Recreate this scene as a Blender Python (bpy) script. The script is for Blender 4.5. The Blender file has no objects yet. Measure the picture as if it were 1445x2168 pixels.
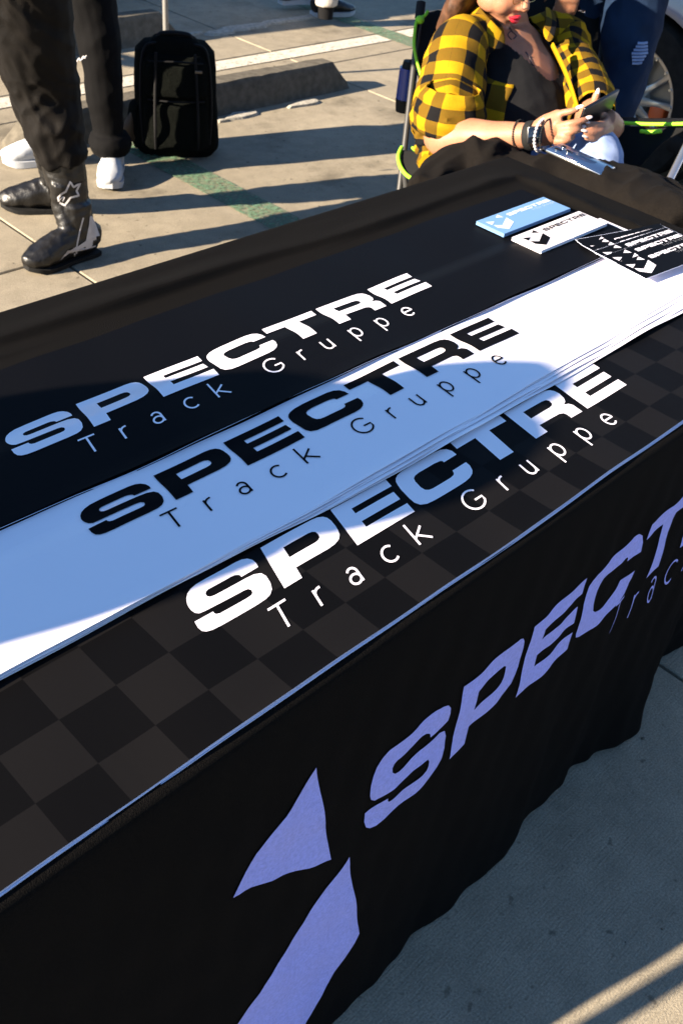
import bpy, bmesh, math, random
from mathutils import Vector, Matrix, noise
from mathutils.geometry import tessellate_polygon
random.seed(7)
SC = bpy.context.scene
COL = SC.collection
V = Vector
# ------------------------------------------------------------------ camera
CAM = V((-0.3569, -0.4943, 1.4309))
CR = V((0.7066, -0.7014, 0.0936)); CD = V((-0.4013, -0.5062, -0.7634)); CF = V((0.5828, 0.5019, -0.6391))
FPX = 2057.0
cd = bpy.data.cameras.new('camera'); cam = bpy.data.objects.new('camera', cd); COL.objects.link(cam)
m = Matrix.Identity(4)
for i in range(3):
    m[i][0] = CR[i]; m[i][1] = -CD[i]; m[i][2] = -CF[i]; m[i][3] = CAM[i]
cam.matrix_world = m
cd.sensor_fit = 'VERTICAL'; cd.sensor_height = 36; cd.lens = FPX / 2168 * 36
cd.clip_start = 0.05; cd.clip_end = 500
cd.dof.use_dof = True; cd.dof.focus_distance = 1.12; cd.dof.aperture_fstop = 16.0
SC.camera = cam
# ------------------------------------------------------------------ light
SUN_EL = 21.5
SUN_DIR = V((0.961 * math.cos(math.radians(SUN_EL)), -0.276 * math.cos(math.radians(SUN_EL)), -math.sin(math.radians(SUN_EL)))).normalized()
w = bpy.data.worlds.new('World'); SC.world = w; w.use_nodes = True
nt = w.node_tree; bg = nt.nodes['Background']
sky = nt.nodes.new('ShaderNodeTexSky'); sky.sky_type = 'NISHITA'; sky.sun_disc = False
sky.sun_elevation = math.radians(SUN_EL)
sky.sun_rotation = math.atan2(-SUN_DIR.x, -SUN_DIR.y)
sky.air_density = 1.0; sky.dust_density = 0.0; sky.ozone_density = 5.0
nt.links.new(sky.outputs[0], bg.inputs[0]); bg.inputs[1].default_value = 0.058
sd = bpy.data.lights.new('sun', 'SUN'); sd.energy = 5.0; sd.angle = math.radians(0.55); sd.color = (1.0, 0.85, 0.66)
sun = bpy.data.objects.new('sun', sd); COL.objects.link(sun)
sun.rotation_euler = SUN_DIR.to_track_quat('-Z', 'Y').to_euler()
SC.view_settings.view_transform = 'Standard'; SC.view_settings.look = 'None'
SC.view_settings.exposure = 2.25; SC.view_settings.gamma = 1.0
SC.view_settings.use_curve_mapping = False

# ------------------------------------------------------------------ helpers
def up(x, y, d):                      # photo pixel + depth along the view axis -> world point
    return CAM + (CF + CR * ((x - 722.5) / FPX) + CD * ((y - 1084.0) / FPX)) * d
def uh(x, y, h):                      # photo pixel + height above the ground -> world point
    r = CF + CR * ((x - 722.5) / FPX) + CD * ((y - 1084.0) / FPX)
    return CAM + r * ((h - CAM.z) / r.z)

BRIGHT = ('white_vinyl', 'paper_liner', 'shade_tinted_white_print')
def mat(name, col, rough=0.8, spec=0.3, metal=0.0, var=0.0, vscale=8.0, bump=0.0, bscale=60.0, sheen=0.0, coat=0.0, col2=None, detail=4.0):
    if name not in BRIGHT: col = tuple(c * 0.78 for c in col); col2 = tuple(c * 0.78 for c in col2) if col2 else None
    mt = bpy.data.materials.new(name); mt.use_nodes = True
    n = mt.node_tree; b = n.nodes['Principled BSDF']
    b.inputs['Base Color'].default_value = (*col, 1); b.inputs['Roughness'].default_value = rough
    b.inputs['Specular IOR Level'].default_value = spec; b.inputs['Metallic'].default_value = metal
    b.inputs['Sheen Weight'].default_value = sheen; b.inputs['Coat Weight'].default_value = coat
    tc = n.nodes.new('ShaderNodeTexCoord')
    if var > 0 or col2:
        nz = n.nodes.new('ShaderNodeTexNoise'); nz.inputs['Scale'].default_value = vscale; nz.inputs['Detail'].default_value = detail
        n.links.new(tc.outputs['Object'], nz.inputs['Vector'])
        cr = n.nodes.new('ShaderNodeValToRGB'); c2 = col2 or tuple(min(1, c * (1 + var)) for c in col); c1 = col if col2 else tuple(c * (1 - var) for c in col)
        cr.color_ramp.elements[0].position = 0.3; cr.color_ramp.elements[0].color = (*c1, 1)
        cr.color_ramp.elements[1].position = 0.7; cr.color_ramp.elements[1].color = (*c2, 1)
        n.links.new(nz.outputs['Fac'], cr.inputs['Fac']); n.links.new(cr.outputs['Color'], b.inputs['Base Color'])
    if bump > 0:
        nb = n.nodes.new('ShaderNodeTexNoise'); nb.inputs['Scale'].default_value = bscale; nb.inputs['Detail'].default_value = 3
        n.links.new(tc.outputs['Object'], nb.inputs['Vector'])
        bp = n.nodes.new('ShaderNodeBump'); bp.inputs['Strength'].default_value = bump; bp.inputs['Distance'].default_value = 0.004
        n.links.new(nb.outputs['Fac'], bp.inputs['Height']); n.links.new(bp.outputs['Normal'], b.inputs['Normal'])
    return mt

def concrete_mat(name, base, seed=0.0):
    mt = bpy.data.materials.new(name); mt.use_nodes = True
    n = mt.node_tree; b = n.nodes['Principled BSDF']; b.inputs['Roughness'].default_value = 0.92; b.inputs['Specular IOR Level'].default_value = 0.12
    g = n.nodes.new('ShaderNodeNewGeometry')
    def nz(scale, det, rough=0.6):
        t = n.nodes.new('ShaderNodeTexNoise'); t.inputs['Scale'].default_value = scale; t.inputs['Detail'].default_value = det; t.inputs['Roughness'].default_value = rough
        n.links.new(g.outputs['Position'], t.inputs['Vector']); return t
    big = nz(1.3, 5); mid = nz(14, 6, 0.7); fine = nz(260, 3, 0.7)
    r1 = n.nodes.new('ShaderNodeValToRGB')
    r1.color_ramp.elements[0].position = 0.25; r1.color_ramp.elements[0].color = (*[c * 0.80 for c in base], 1)
    r1.color_ramp.elements[1].position = 0.75; r1.color_ramp.elements[1].color = (*[c * 1.12 for c in base], 1)
    n.links.new(big.outputs['Fac'], r1.inputs['Fac'])
    def mul(a, src, lo, hi, p0=0.3, p1=0.7):
        r = n.nodes.new('ShaderNodeValToRGB'); r.color_ramp.elements[0].position = p0; r.color_ramp.elements[1].position = p1
        r.color_ramp.elements[0].color = (lo, lo, lo, 1); r.color_ramp.elements[1].color = (hi, hi, hi, 1)
        n.links.new(src, r.inputs['Fac'])
        mx = n.nodes.new('ShaderNodeMix'); mx.data_type = 'RGBA'; mx.blend_type = 'MULTIPLY'; mx.inputs[0].default_value = 1
        n.links.new(a, mx.inputs[6]); n.links.new(r.outputs['Color'], mx.inputs[7]); return mx.outputs[2]
    c = mul(r1.outputs['Color'], mid.outputs['Fac'], 0.82, 1.1); c = mul(c, fine.outputs['Fac'], 0.68, 1.25)
    vo = n.nodes.new('ShaderNodeTexVoronoi'); vo.inputs['Scale'].default_value = 5.5; n.links.new(g.outputs['Position'], vo.inputs['Vector'])
    c = mul(c, vo.outputs['Distance'], 0.45, 1.0, 0.012, 0.035)
    st = nz(2.7, 8, 0.65); c = mul(c, st.outputs['Fac'], 0.62, 1.0, 0.33, 0.46)
    sp = nz(38, 2, 0.5); c = mul(c, sp.outputs['Fac'], 0.55, 1.0, 0.27, 0.33)
    n.links.new(c, b.inputs['Base Color'])
    # broom finish: fine ridges running along x plus grain
    mp = n.nodes.new('ShaderNodeMapping'); mp.inputs['Scale'].default_value = (14, 300, 1); n.links.new(g.outputs['Position'], mp.inputs['Vector'])
    br = n.nodes.new('ShaderNodeTexNoise'); br.inputs['Scale'].default_value = 1.0; br.inputs['Detail'].default_value = 3; n.links.new(mp.outputs['Vector'], br.inputs['Vector'])
    ad = n.nodes.new('ShaderNodeMath'); ad.operation = 'ADD'; n.links.new(br.outputs['Fac'], ad.inputs[0]); n.links.new(fine.outputs['Fac'], ad.inputs[1])
    bp = n.nodes.new('ShaderNodeBump'); bp.inputs['Strength'].default_value = 0.5; bp.inputs['Distance'].default_value = 0.0025
    n.links.new(ad.outputs[0], bp.inputs['Height']); n.links.new(bp.outputs['Normal'], b.inputs['Normal'])
    return mt

M = {}
M['concrete'] = concrete_mat('concrete', (0.270, 0.232, 0.170))
M['joint'] = mat('joint_dirt', (0.05, 0.04, 0.03), 0.95, 0.1)
M['stop'] = mat('wheel_stop_concrete', (0.13, 0.115, 0.09), 0.95, 0.1, var=0.25, vscale=30, bump=0.6, bscale=120)
M['rubble'] = mat('rubble', (0.40, 0.37, 0.31), 0.95, 0.1, var=0.25, vscale=60, bump=0.6, bscale=90)
def worn_paint(name, col, hi=0.62):
    mt = mat(name, col, 0.75, 0.2, var=0.12, vscale=20, bump=0.3, bscale=200)
    n = mt.node_tree; b = n.nodes['Principled BSDF']
    g = n.nodes.new('ShaderNodeNewGeometry'); t = n.nodes.new('ShaderNodeTexNoise'); t.inputs['Scale'].default_value = 55; t.inputs['Detail'].default_value = 6; t.inputs['Roughness'].default_value = 0.75
    n.links.new(g.outputs['Position'], t.inputs['Vector'])
    r = n.nodes.new('ShaderNodeValToRGB'); r.color_ramp.elements[0].position = 0.36; r.color_ramp.elements[1].position = hi
    n.links.new(t.outputs['Fac'], r.inputs['Fac']); n.links.new(r.outputs['Color'], b.inputs['Alpha']); return mt
M['white_line'] = worn_paint('worn_white_line_paint', (0.62, 0.56, 0.46), 0.46)
M['green_line'] = worn_paint('worn_green_line_paint', (0.135, 0.235, 0.14))
M['cloth'] = mat('black_tablecloth', (0.0050, 0.0043, 0.0038), 0.95, 0.06, var=0.35, vscale=420, bump=0.5, bscale=900, sheen=0.0)
M['jacket'] = mat('black_jacket_cloth', (0.0075, 0.0060, 0.0050), 0.95, 0.08, var=0.35, vscale=300, bump=0.5, bscale=700)
M['table'] = mat('grey_plastic', (0.35, 0.35, 0.34), 0.6)
M['white_vinyl'] = mat('white_vinyl', (0.83, 0.77, 0.80), 0.30, 0.6, var=0.02, vscale=3, coat=0.25, bump=0.10, bscale=14)
M['liner'] = mat('paper_liner', (0.60, 0.64, 0.80), 0.6, 0.3)
M['black_vinyl'] = mat('black_vinyl', (0.0026, 0.0026, 0.0034), 0.6, 0.05, var=0.15, vscale=200)
M['ink_black'] = mat('black_ink', (0.004, 0.004, 0.005), 0.7, 0.03)
M['ink_grey'] = mat('grey_ink', (0.38, 0.38, 0.40), 0.5, 0.2)
M['print_shade_tint'] = mat('shade_tinted_white_print', (0.34, 0.36, 0.78), 0.8, 0.15, var=0.10, vscale=240, bump=0.6, bscale=500)  # white print, with the blue of sky shade put into its colour
M['blue_vinyl'] = mat('pale_blue_vinyl', (0.17, 0.33, 0.58), 0.4, 0.4)
M['blue_shade'] = mat('blue_grey_ink', (0.22, 0.38, 0.62), 0.4, 0.4)
def checker_mat():
    mt = mat('checkered_vinyl', (0.01, 0.01, 0.01), 0.6, 0.05)
    n = mt.node_tree; b = n.nodes['Principled BSDF']; g = n.nodes.new('ShaderNodeNewGeometry')
    mp = n.nodes.new('ShaderNodeMapping'); mp.inputs['Scale'].default_value = (1 / 0.0577, 1 / 0.0577, 0); mp.inputs['Location'].default_value = (100, 100, 0.5)
    n.links.new(g.outputs['Position'], mp.inputs['Vector'])
    ck = n.nodes.new('ShaderNodeTexChecker'); ck.inputs['Scale'].default_value = 1.0
    ck.inputs['Color1'].default_value = (0.0022, 0.0020, 0.0021, 1); ck.inputs['Color2'].default_value = (0.0062, 0.0056, 0.0056, 1)
    n.links.new(mp.outputs['Vector'], ck.inputs['Vector'])
    n.links.new(ck.outputs['Color'], b.inputs['Base Color']); return mt
M['checker'] = checker_mat()
M['skin'] = mat('warm_skin', (0.37, 0.165, 0.092), 0.5, 0.35, var=0.08, vscale=25, bump=0.12, bscale=500)
M['skin'].node_tree.nodes['Principled BSDF'].inputs['Subsurface Weight'].default_value = 0.12
M['skin'].node_tree.nodes['Principled BSDF'].inputs['Subsurface Scale'].default_value = 0.006
M['lips'] = mat('red_lipstick', (0.55, 0.02, 0.035), 0.35, 0.5)
M['nail'] = mat('pale_nail_polish', (0.78, 0.62, 0.56), 0.25, 0.5)
M['hair_brown'] = mat('brown_hair', (0.075, 0.032, 0.015), 0.5, 0.4, var=0.5, vscale=60)
M['hair_dark'] = mat('dark_hair', (0.015, 0.011, 0.008), 0.55, 0.3, var=0.4, vscale=60)
M['eye'] = mat('eye', (0.55, 0.5, 0.45), 0.2, 0.5)
M['black_knit'] = mat('black_knit_top', (0.010, 0.010, 0.011), 0.9, 0.1, bump=0.4, bscale=600)
M['black_pants'] = mat('black_pants', (0.0028, 0.0026, 0.0030), 0.85, 0.12, bump=0.4, bscale=500)
M['rider_pants'] = mat('dark_grey_riding_pants', (0.0058, 0.0046, 0.0038), 0.75, 0.12, var=0.4, vscale=14, bump=0.5, bscale=400)
M['jeans'] = mat('dark_blue_denim', (0.006, 0.014, 0.034), 0.85, 0.12, col2=(0.012, 0.030, 0.070), vscale=9, bump=0.5, bscale=500)
M['light_denim'] = mat('light_blue_denim', (0.19, 0.26, 0.45), 0.85, 0.15, col2=(0.32, 0.40, 0.6), vscale=30, bump=0.5, bscale=500)
M['light_pants'] = mat('light_pants', (0.52, 0.48, 0.42), 0.85, 0.15, var=0.1)
M['leather'] = mat('black_leather', (0.008, 0.0072, 0.0066), 0.42, 0.45, var=0.3, vscale=18, bump=0.6, bscale=60)
M['boot_white'] = mat('white_boot_plastic', (0.60, 0.57, 0.56), 0.4, 0.4, var=0.15, vscale=30)
M['sneaker'] = mat('white_sneaker_leather', (0.50, 0.52, 0.55), 0.5, 0.35, var=0.08, vscale=20)
M['rubber'] = mat('black_rubber', (0.012, 0.012, 0.012), 0.75, 0.2, bump=0.3, bscale=80)
M['tyre'] = mat('tyre_rubber', (0.020, 0.018, 0.016), 0.85, 0.15, var=0.3, vscale=40)
M['bag'] = mat('dark_green_black_nylon', (0.0065, 0.0075, 0.0062), 0.95, 0.04, var=0.4, vscale=200, bump=0.9, bscale=500)
M['bag_trim'] = mat('black_webbing', (0.004, 0.004, 0.005), 0.7, 0.2)
M['tag'] = mat('metal_tag', (0.16, 0.13, 0.10), 0.4, 0.5, 0.4)
M['tan'] = mat('tan_leather', (0.09, 0.055, 0.03), 0.6, 0.3)
M['pole_dark'] = mat('dark_grey_steel', (0.06, 0.058, 0.055), 0.4, 0.5, 0.3)
M['pole_grey'] = mat('grey_steel', (0.30, 0.29, 0.27), 0.4, 0.5, 0.5)
M['silver'] = mat('silver_tube', (0.6, 0.6, 0.62), 0.25, 0.5, 0.9)
M['chair_black'] = mat('black_chair_mesh', (0.007, 0.007, 0.007), 0.8, 0.15, bump=0.6, bscale=400)
M['lime'] = mat('lime_green_piping', (0.30, 0.72, 0.03), 0.6, 0.3)
M['phone'] = mat('black_phone_case', (0.006, 0.006, 0.007), 0.35, 0.5)
M['glass'] = mat('black_glass', (0.005, 0.006, 0.01), 0.06, 0.6, coat=0.5)
M['blue_phone'] = mat('blue_phone_back', (0.03, 0.06, 0.14), 0.12, 0.6)
M['steel'] = mat('polished_steel', (0.62, 0.64, 0.66), 0.18, 0.5, 1.0)
M['rim'] = mat('polished_rim', (0.62, 0.60, 0.57), 0.3, 0.5, 0.75, var=0.05)
M['pearl'] = mat('silver_pearl', (0.72, 0.70, 0.72), 0.2, 0.6, 0.3)
M['car_paint'] = mat('pale_blue_grey_car_paint', (0.27, 0.31, 0.43), 0.25, 0.5, coat=0.6)
M['car_dark'] = mat('dark_car_plastic', (0.01, 0.01, 0.011), 0.6, 0.2)
M['car_glass'] = mat('car_window_glass', (0.01, 0.012, 0.015), 0.04, 0.7)
M['lamp_red'] = mat('red_lens', (0.4, 0.01, 0.01), 0.15, 0.6)
M['lamp_clear'] = mat('clear_lens', (0.6, 0.6, 0.6), 0.08, 0.7)
M['orange'] = mat('orange_caliper', (0.75, 0.12, 0.02), 0.4, 0.4)
M['blue_plastic'] = mat('blue_plastic', (0.01, 0.045, 0.26), 0.22, 0.6)
M['gold'] = mat('gold', (0.75, 0.45, 0.15), 0.25, 0.5, 1.0)
M['ink_tattoo'] = mat('tattoo_ink', (0.06, 0.045, 0.05), 0.6, 0.2)

def plaid_mat():
    mt = bpy.data.materials.new('yellow_black_plaid_flannel'); mt.use_nodes = True
    n = mt.node_tree; b = n.nodes['Principled BSDF']; b.inputs['Roughness'].default_value = 0.9; b.inputs['Specular IOR Level'].default_value = 0.08
    uv = n.nodes.new('ShaderNodeUVMap'); uv.uv_map = 'UVMap'
    sp = n.nodes.new('ShaderNodeSeparateXYZ'); n.links.new(uv.outputs[0], sp.inputs[0])
    def stripe(out):
        a = n.nodes.new('ShaderNodeMath'); a.operation = 'FRACT'; n.links.new(out, a.inputs[0])
        c = n.nodes.new('ShaderNodeMath'); c.operation = 'GREATER_THAN'; c.inputs[1].default_value = 0.5; n.links.new(a.outputs[0], c.inputs[0]); return c
    s1 = stripe(sp.outputs[0]); s2 = stripe(sp.outputs[1])
    ad = n.nodes.new('ShaderNodeMath'); ad.operation = 'ADD'; n.links.new(s1.outputs[0], ad.inputs[0]); n.links.new(s2.outputs[0], ad.inputs[1])
    dv = n.nodes.new('ShaderNodeMath'); dv.operation = 'MULTIPLY'; dv.inputs[1].default_value = 0.5; n.links.new(ad.outputs[0], dv.inputs[0])
    cr = n.nodes.new('ShaderNodeValToRGB'); cr.color_ramp.interpolation = 'CONSTANT'
    cr.color_ramp.elements[0].position = 0; cr.color_ramp.elements[0].color = (0.37, 0.205, 0.005, 1)
    cr.color_ramp.elements[1].position = 0.25; cr.color_ramp.elements[1].color = (0.12, 0.066, 0.006, 1)
    e = cr.color_ramp.elements.new(0.75); e.color = (0.007, 0.0065, 0.007, 1)
    n.links.new(dv.outputs[0], cr.inputs['Fac'])
    nz = n.nodes.new('ShaderNodeTexNoise'); nz.inputs['Scale'].default_value = 350; tcn = n.nodes.new('ShaderNodeTexCoord'); n.links.new(tcn.outputs['Object'], nz.inputs['Vector'])
    mx = n.nodes.new('ShaderNodeMix'); mx.data_type = 'RGBA'; mx.blend_type = 'MULTIPLY'; mx.inputs[0].default_value = 0.35
    n.links.new(cr.outputs['Color'], mx.inputs[6]); n.links.new(nz.outputs['Color'], mx.inputs[7]); n.links.new(mx.outputs[2], b.inputs['Base Color'])
    bp = n.nodes.new('ShaderNodeBump'); bp.inputs['Strength'].default_value = 0.4; bp.inputs['Distance'].default_value = 0.002
    n.links.new(nz.outputs['Fac'], bp.inputs['Height']); n.links.new(bp.outputs['Normal'], b.inputs['Normal'])
    return mt
M['plaid'] = plaid_mat()

def tag(o, label=None, cat=None, group=None, kind=None):
    if label: o['label'] = label
    if cat: o['category'] = cat
    if group: o['group'] = group
    if kind: o['kind'] = kind
    return o
def empty(name, loc=(0, 0, 0), rz=0.0):
    o = bpy.data.objects.new(name, None); COL.objects.link(o); o.location = loc; o.rotation_euler = (0, 0, rz); o.empty_display_size = 0.05
    return o
def adopt(ch, par):                    # parent while keeping the child's world placement (parents are placed before their children)
    ch.parent = par
    pm = Matrix.LocRotScale(par.location, par.rotation_euler, par.scale)
    if par.parent is not None:
        q = par.parent; pm = Matrix.LocRotScale(q.location, q.rotation_euler, q.scale) @ par.matrix_parent_inverse @ pm
    ch.matrix_parent_inverse = pm.inverted()
    return ch
def link(name, me, mt, parent=None, world=True):
    o = bpy.data.objects.new(name, me); COL.objects.link(o)
    if mt is not None and len(me.materials) == 0: me.materials.append(mt)
    if parent is not None:
        if world: adopt(o, parent)
        else: o.parent = parent
    return o

class MB:
    def __init__(s): s.v = []; s.f = []; s.uv = []
    def add(s, vs, fs, uvs=None):
        k = len(s.v); s.v += [V(q) for q in vs]; s.f += [tuple(i + k for i in f) for f in fs]
        s.uv += (uvs if uvs else [None] * len(fs)); return s
    def box(s, c, size, rot=None, bev=0.0):
        bm = bmesh.new(); bmesh.ops.create_cube(bm, size=1)
        for q in bm.verts: q.co = V((q.co.x * size[0], q.co.y * size[1], q.co.z * size[2]))
        if bev > 0: bmesh.ops.bevel(bm, geom=bm.edges[:], offset=bev, segments=2, profile=0.5, affect='EDGES')
        bm.verts.index_update()
        mt = (rot or Matrix.Identity(3)); c = V(c)
        s.add([c + mt @ q.co for q in bm.verts], [[q.index for q in f.verts] for f in bm.faces]); bm.free(); return s
    def ball(s, c, r, rot=None, seg=16, ring=10):
        c = V(c); r = (r, r, r) if isinstance(r, (int, float)) else r; mt = rot or Matrix.Identity(3)
        vs = [c + mt @ V((0, 0, r[2]))]; fs = []
        for i in range(1, ring):
            a = math.pi * i / ring
            for j in range(seg):
                b = 2 * math.pi * j / seg
                vs.append(c + mt @ V((r[0] * math.sin(a) * math.cos(b), r[1] * math.sin(a) * math.sin(b), r[2] * math.cos(a))))
        vs.append(c + mt @ V((0, 0, -r[2])))
        for j in range(seg): fs.append((0, 1 + j, 1 + (j + 1) % seg))
        for i in range(ring - 2):
            for j in range(seg):
                a = 1 + i * seg + j; b = 1 + i * seg + (j + 1) % seg; fs.append((a, a + seg, b + seg, b))
        L = len(vs) - 1
        for j in range(seg): fs.append((L, L - seg + (j + 1) % seg, L - seg + j))
        return s.add(vs, fs)
    def loft(s, P, R, n=14, hint=(0, 0, 1), sub=1, caps=True, arc=None, uvs=None):
        P = [V(p) for p in P]; R = [(r, r) if isinstance(r, (int, float)) else r for r in R]
        if sub > 1:
            Q = []; S = []
            for i in range(len(P) - 1):
                p0 = P[max(i - 1, 0)]; p1 = P[i]; p2 = P[i + 1]; p3 = P[min(i + 2, len(P) - 1)]
                for k in range(sub):
                    t = k / sub
                    Q.append(0.5 * ((2 * p1) + (p2 - p0) * t + (2 * p0 - 5 * p1 + 4 * p2 - p3) * t * t + (-p0 + 3 * p1 - 3 * p2 + p3) * t ** 3))
                    tt = t * t * (3 - 2 * t); S.append((R[i][0] * (1 - tt) + R[i + 1][0] * tt, R[i][1] * (1 - tt) + R[i + 1][1] * tt))
            Q.append(P[-1]); S.append(R[-1]); P, R = Q, S
        nrm = None; vs = []; fs = []; fuv = []; L = 0; m = n if arc is None else n + 1
        for i, p in enumerate(P):
            t = (P[min(i + 1, len(P) - 1)] - P[max(i - 1, 0)]).normalized()
            if nrm is None:
                h = V(hint); nrm = h - t * h.dot(t)
                if nrm.length < 1e-4: nrm = t.orthogonal()
                nrm.normalize()
            else: nrm = (nrm - t * nrm.dot(t)).normalized()
            bn = t.cross(nrm)
            if i: L += (P[i] - P[i - 1]).length
            for j in range(m):
                a = 2 * math.pi * j / n if arc is None else arc[0] + (arc[1] - arc[0]) * j / n
                vs.append(p + nrm * (R[i][0] * math.cos(a)) + bn * (R[i][1] * math.sin(a)))
            if i:
                for j in range(n):
                    a = (i - 1) * m + j; b = (i - 1) * m + (j + 1) % m if arc is None else a + 1
                    fs.append((a, b, b + m, a + m))
                    if uvs:
                        u0, u1 = j / n * uvs[0], (j + 1) / n * uvs[0]; l0 = (L - (P[i] - P[i - 1]).length) * uvs[1]; l1 = L * uvs[1]
                        fuv.append([(u0, l0), (u1, l0), (u1, l1), (u0, l1)])
        if caps and arc is None:
            fs.append(tuple(reversed(range(m)))); fs.append(tuple(range((len(P) - 1) * m, len(P) * m)))
            if uvs: fuv += [[(0.2, 0.2)] * m, [(0.2, 0.2)] * m]
        return s.add(vs, fs, fuv if uvs else None)
    def build(s, name, mt, parent=None, smooth=True, bevel=0.0, org=None, auto=40, world=True):
        me = bpy.data.meshes.new(name)
        o0 = V(org) if org is not None else V((0, 0, 0))
        me.from_pydata([q - o0 for q in s.v], [], s.f)
        if any(u for u in s.uv):
            ul = me.uv_layers.new(name='UVMap'); k = 0
            for p, u in zip(me.polygons, s.uv):
                for li, c in zip(p.loop_indices, u or [(0, 0)] * len(p.vertices)): ul.data[li].uv = c
        me.validate(clean_customdata=False); me.update()
        if smooth:
            for p in me.polygons: p.use_smooth = True
            try: me.set_sharp_from_angle(angle=math.radians(auto))
            except Exception: pass
        o = link(name, me, mt, None); o.location = o0
        if parent is not None:
            if world: adopt(o, parent)
            else: o.parent = parent
        return o
    def remesh(s, name, mt, parent=None, voxel=0.008, smooth=4, disp=None, cut=None, org=None):
        me = bpy.data.meshes.new(name); me.from_pydata(s.v, [], s.f); me.update()
        o = bpy.data.objects.new(name, me); COL.objects.link(o)
        r = o.modifiers.new('r', 'REMESH'); r.mode = 'VOXEL'; r.voxel_size = voxel; r.use_smooth_shade = True
        if smooth:
            sm = o.modifiers.new('s', 'SMOOTH'); sm.factor = 0.5; sm.iterations = smooth
        dg = bpy.context.evaluated_depsgraph_get(); dg.update()
        nm = bpy.data.meshes.new_from_object(o.evaluated_get(dg)); nm.name = name
        bpy.data.objects.remove(o); bpy.data.meshes.remove(me)
        if disp or cut:
            bm = bmesh.new(); bm.from_mesh(nm); bm.normal_update()
            if cut:
                dead = [q for q in bm.verts if cut(q.co)]
                bmesh.ops.delete(bm, geom=dead, context='VERTS')
            if disp:
                for q in bm.verts: q.co += q.normal * disp(q.co)
            bm.to_mesh(nm); bm.free()
        nm.shade_smooth()
        o0 = V(org) if org is not None else V((0, 0, 0))
        if org is not None:
            for q in nm.vertices: q.co -= o0
        nm.materials.clear(); nm.materials.append(mt)
        o = bpy.data.objects.new(name, nm); COL.objects.link(o); o.location = o0
        if parent is not None: adopt(o, parent)
        return o
def wrinkle(amp, sc, seed=0.0, st=(1, 1, 1)):
    def f(p):
        q = V((p.x * st[0] * sc + seed, p.y * st[1] * sc, p.z * st[2] * sc + seed))
        a = noise.noise(q); b = noise.noise(q * 2.3)
        return amp * (0.7 * (1 - 2 * abs(a)) + 0.3 * b)
    return f
def box_obj(name, c, size, mt, parent=None, bev=0.0, rot=None):
    return MB().box(c, size, rot, bev).build(name, mt, parent)
def hx(k): return (math.sin(k * 127.1) * 43758.5453) % 1.0

# ------------------------------------------------------------------ setting: parking lot of concrete slabs
gb = MB().box((3, 3, -0.11), (600, 600, 0.16)).build('ground', M['joint'], None, smooth=False); tag(gb, kind='structure')
far = MB(); 
XS = [-6.2, -3.9, -1.45, 1.12, 3.28, 5.45, 7.6]; YS = [-3.2, -0.75 - 0.4, 2.08, 3.205, 3.50, 5.9, 8.3]
lot = empty('parking_lot'); tag(lot, kind='structure')
g2 = 0.0045
def slab(x0, x1, y0, y1, name='concrete_slab'):
    m_ = MB(); z0 = -0.03
    b = 0.003
    vs = [(x0 + g2, y0 + g2, z0), (x1 - g2, y0 + g2, z0), (x1 - g2, y1 - g2, z0), (x0 + g2, y1 - g2, z0),
          (x0 + g2, y0 + g2, -b), (x1 - g2, y0 + g2, -b), (x1 - g2, y1 - g2, -b), (x0 + g2, y1 - g2, -b),
          (x0 + g2 + b, y0 + g2 + b, 0), (x1 - g2 - b, y0 + g2 + b, 0), (x1 - g2 - b, y1 - g2 - b, 0), (x0 + g2 + b, y1 - g2 - b, 0)]
    fs = [(8, 9, 10, 11)] + [(i, (i + 1) % 4, 4 + (i + 1) % 4, 4 + i) for i in range(4)] + [(4 + i, 4 + (i + 1) % 4, 8 + (i + 1) % 4, 8 + i) for i in range(4)]
    m_.add(vs, fs); return m_.build(name, M['concrete'], lot, smooth=False)
for i in range(len(XS) - 1):
    ys = YS if i < 3 else [y for y in YS if y != 2.08]
    for j in range(len(ys) - 1): slab(XS[i], XS[i + 1], ys[j], ys[j + 1])
X0, X1, Y0, Y1 = XS[0], XS[-1], YS[0], YS[-1]
for (a, b, c, d) in ((-250, X0, -250, 250), (X1, 250, -250, 250), (X0, X1, -250, Y0), (X0, X1, Y1, 250)): slab(a, b, c, d, 'far_pavement')
def strip(name, pts, mt, z=0.004, par=lot):
    return MB().add([(x, y, z) for x, y in pts], [tuple(range(len(pts)))]).build(name, mt, par, smooth=False)
def line_quad(name, mt, x0, x1, y0, y1, z=0.004):
    k = 24; m_ = MB(); horiz = abs(x1 - x0) > abs(y1 - y0); vs = []
    for i in range(k + 1):
        t = i / k; j1 = 0.004 * noise.noise(V((t * 40, x0, y0))); j2 = 0.004 * noise.noise(V((t * 40, x0 + 9, y0)))
        if horiz: vs += [(x0 + (x1 - x0) * t, y0 + j1, z), (x0 + (x1 - x0) * t, y1 + j2, z)]
        else: vs += [(x0 + j1, y0 + (y1 - y0) * t, z), (x1 + j2, y0 + (y1 - y0) * t, z)]
    m_.add(vs, [(2 * i, 2 * i + 2, 2 * i + 3, 2 * i + 1) if horiz else (2 * i, 2 * i + 1, 2 * i + 3, 2 * i + 2) for i in range(k)])
    return m_.build(name, mt, lot, smooth=False)
line_quad('painted_line', M['white_line'], -4, 4.05, 3.36, 3.475); line_quad('painted_line', M['white_line'], 4.21, 7.4, 3.36, 3.475)
line_quad('painted_line', M['green_line'], 1.83, 1.975, -1.0, 3.34); line_quad('painted_line', M['green_line'], 4.06, 4.2, 0.2, 5.6)
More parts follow.
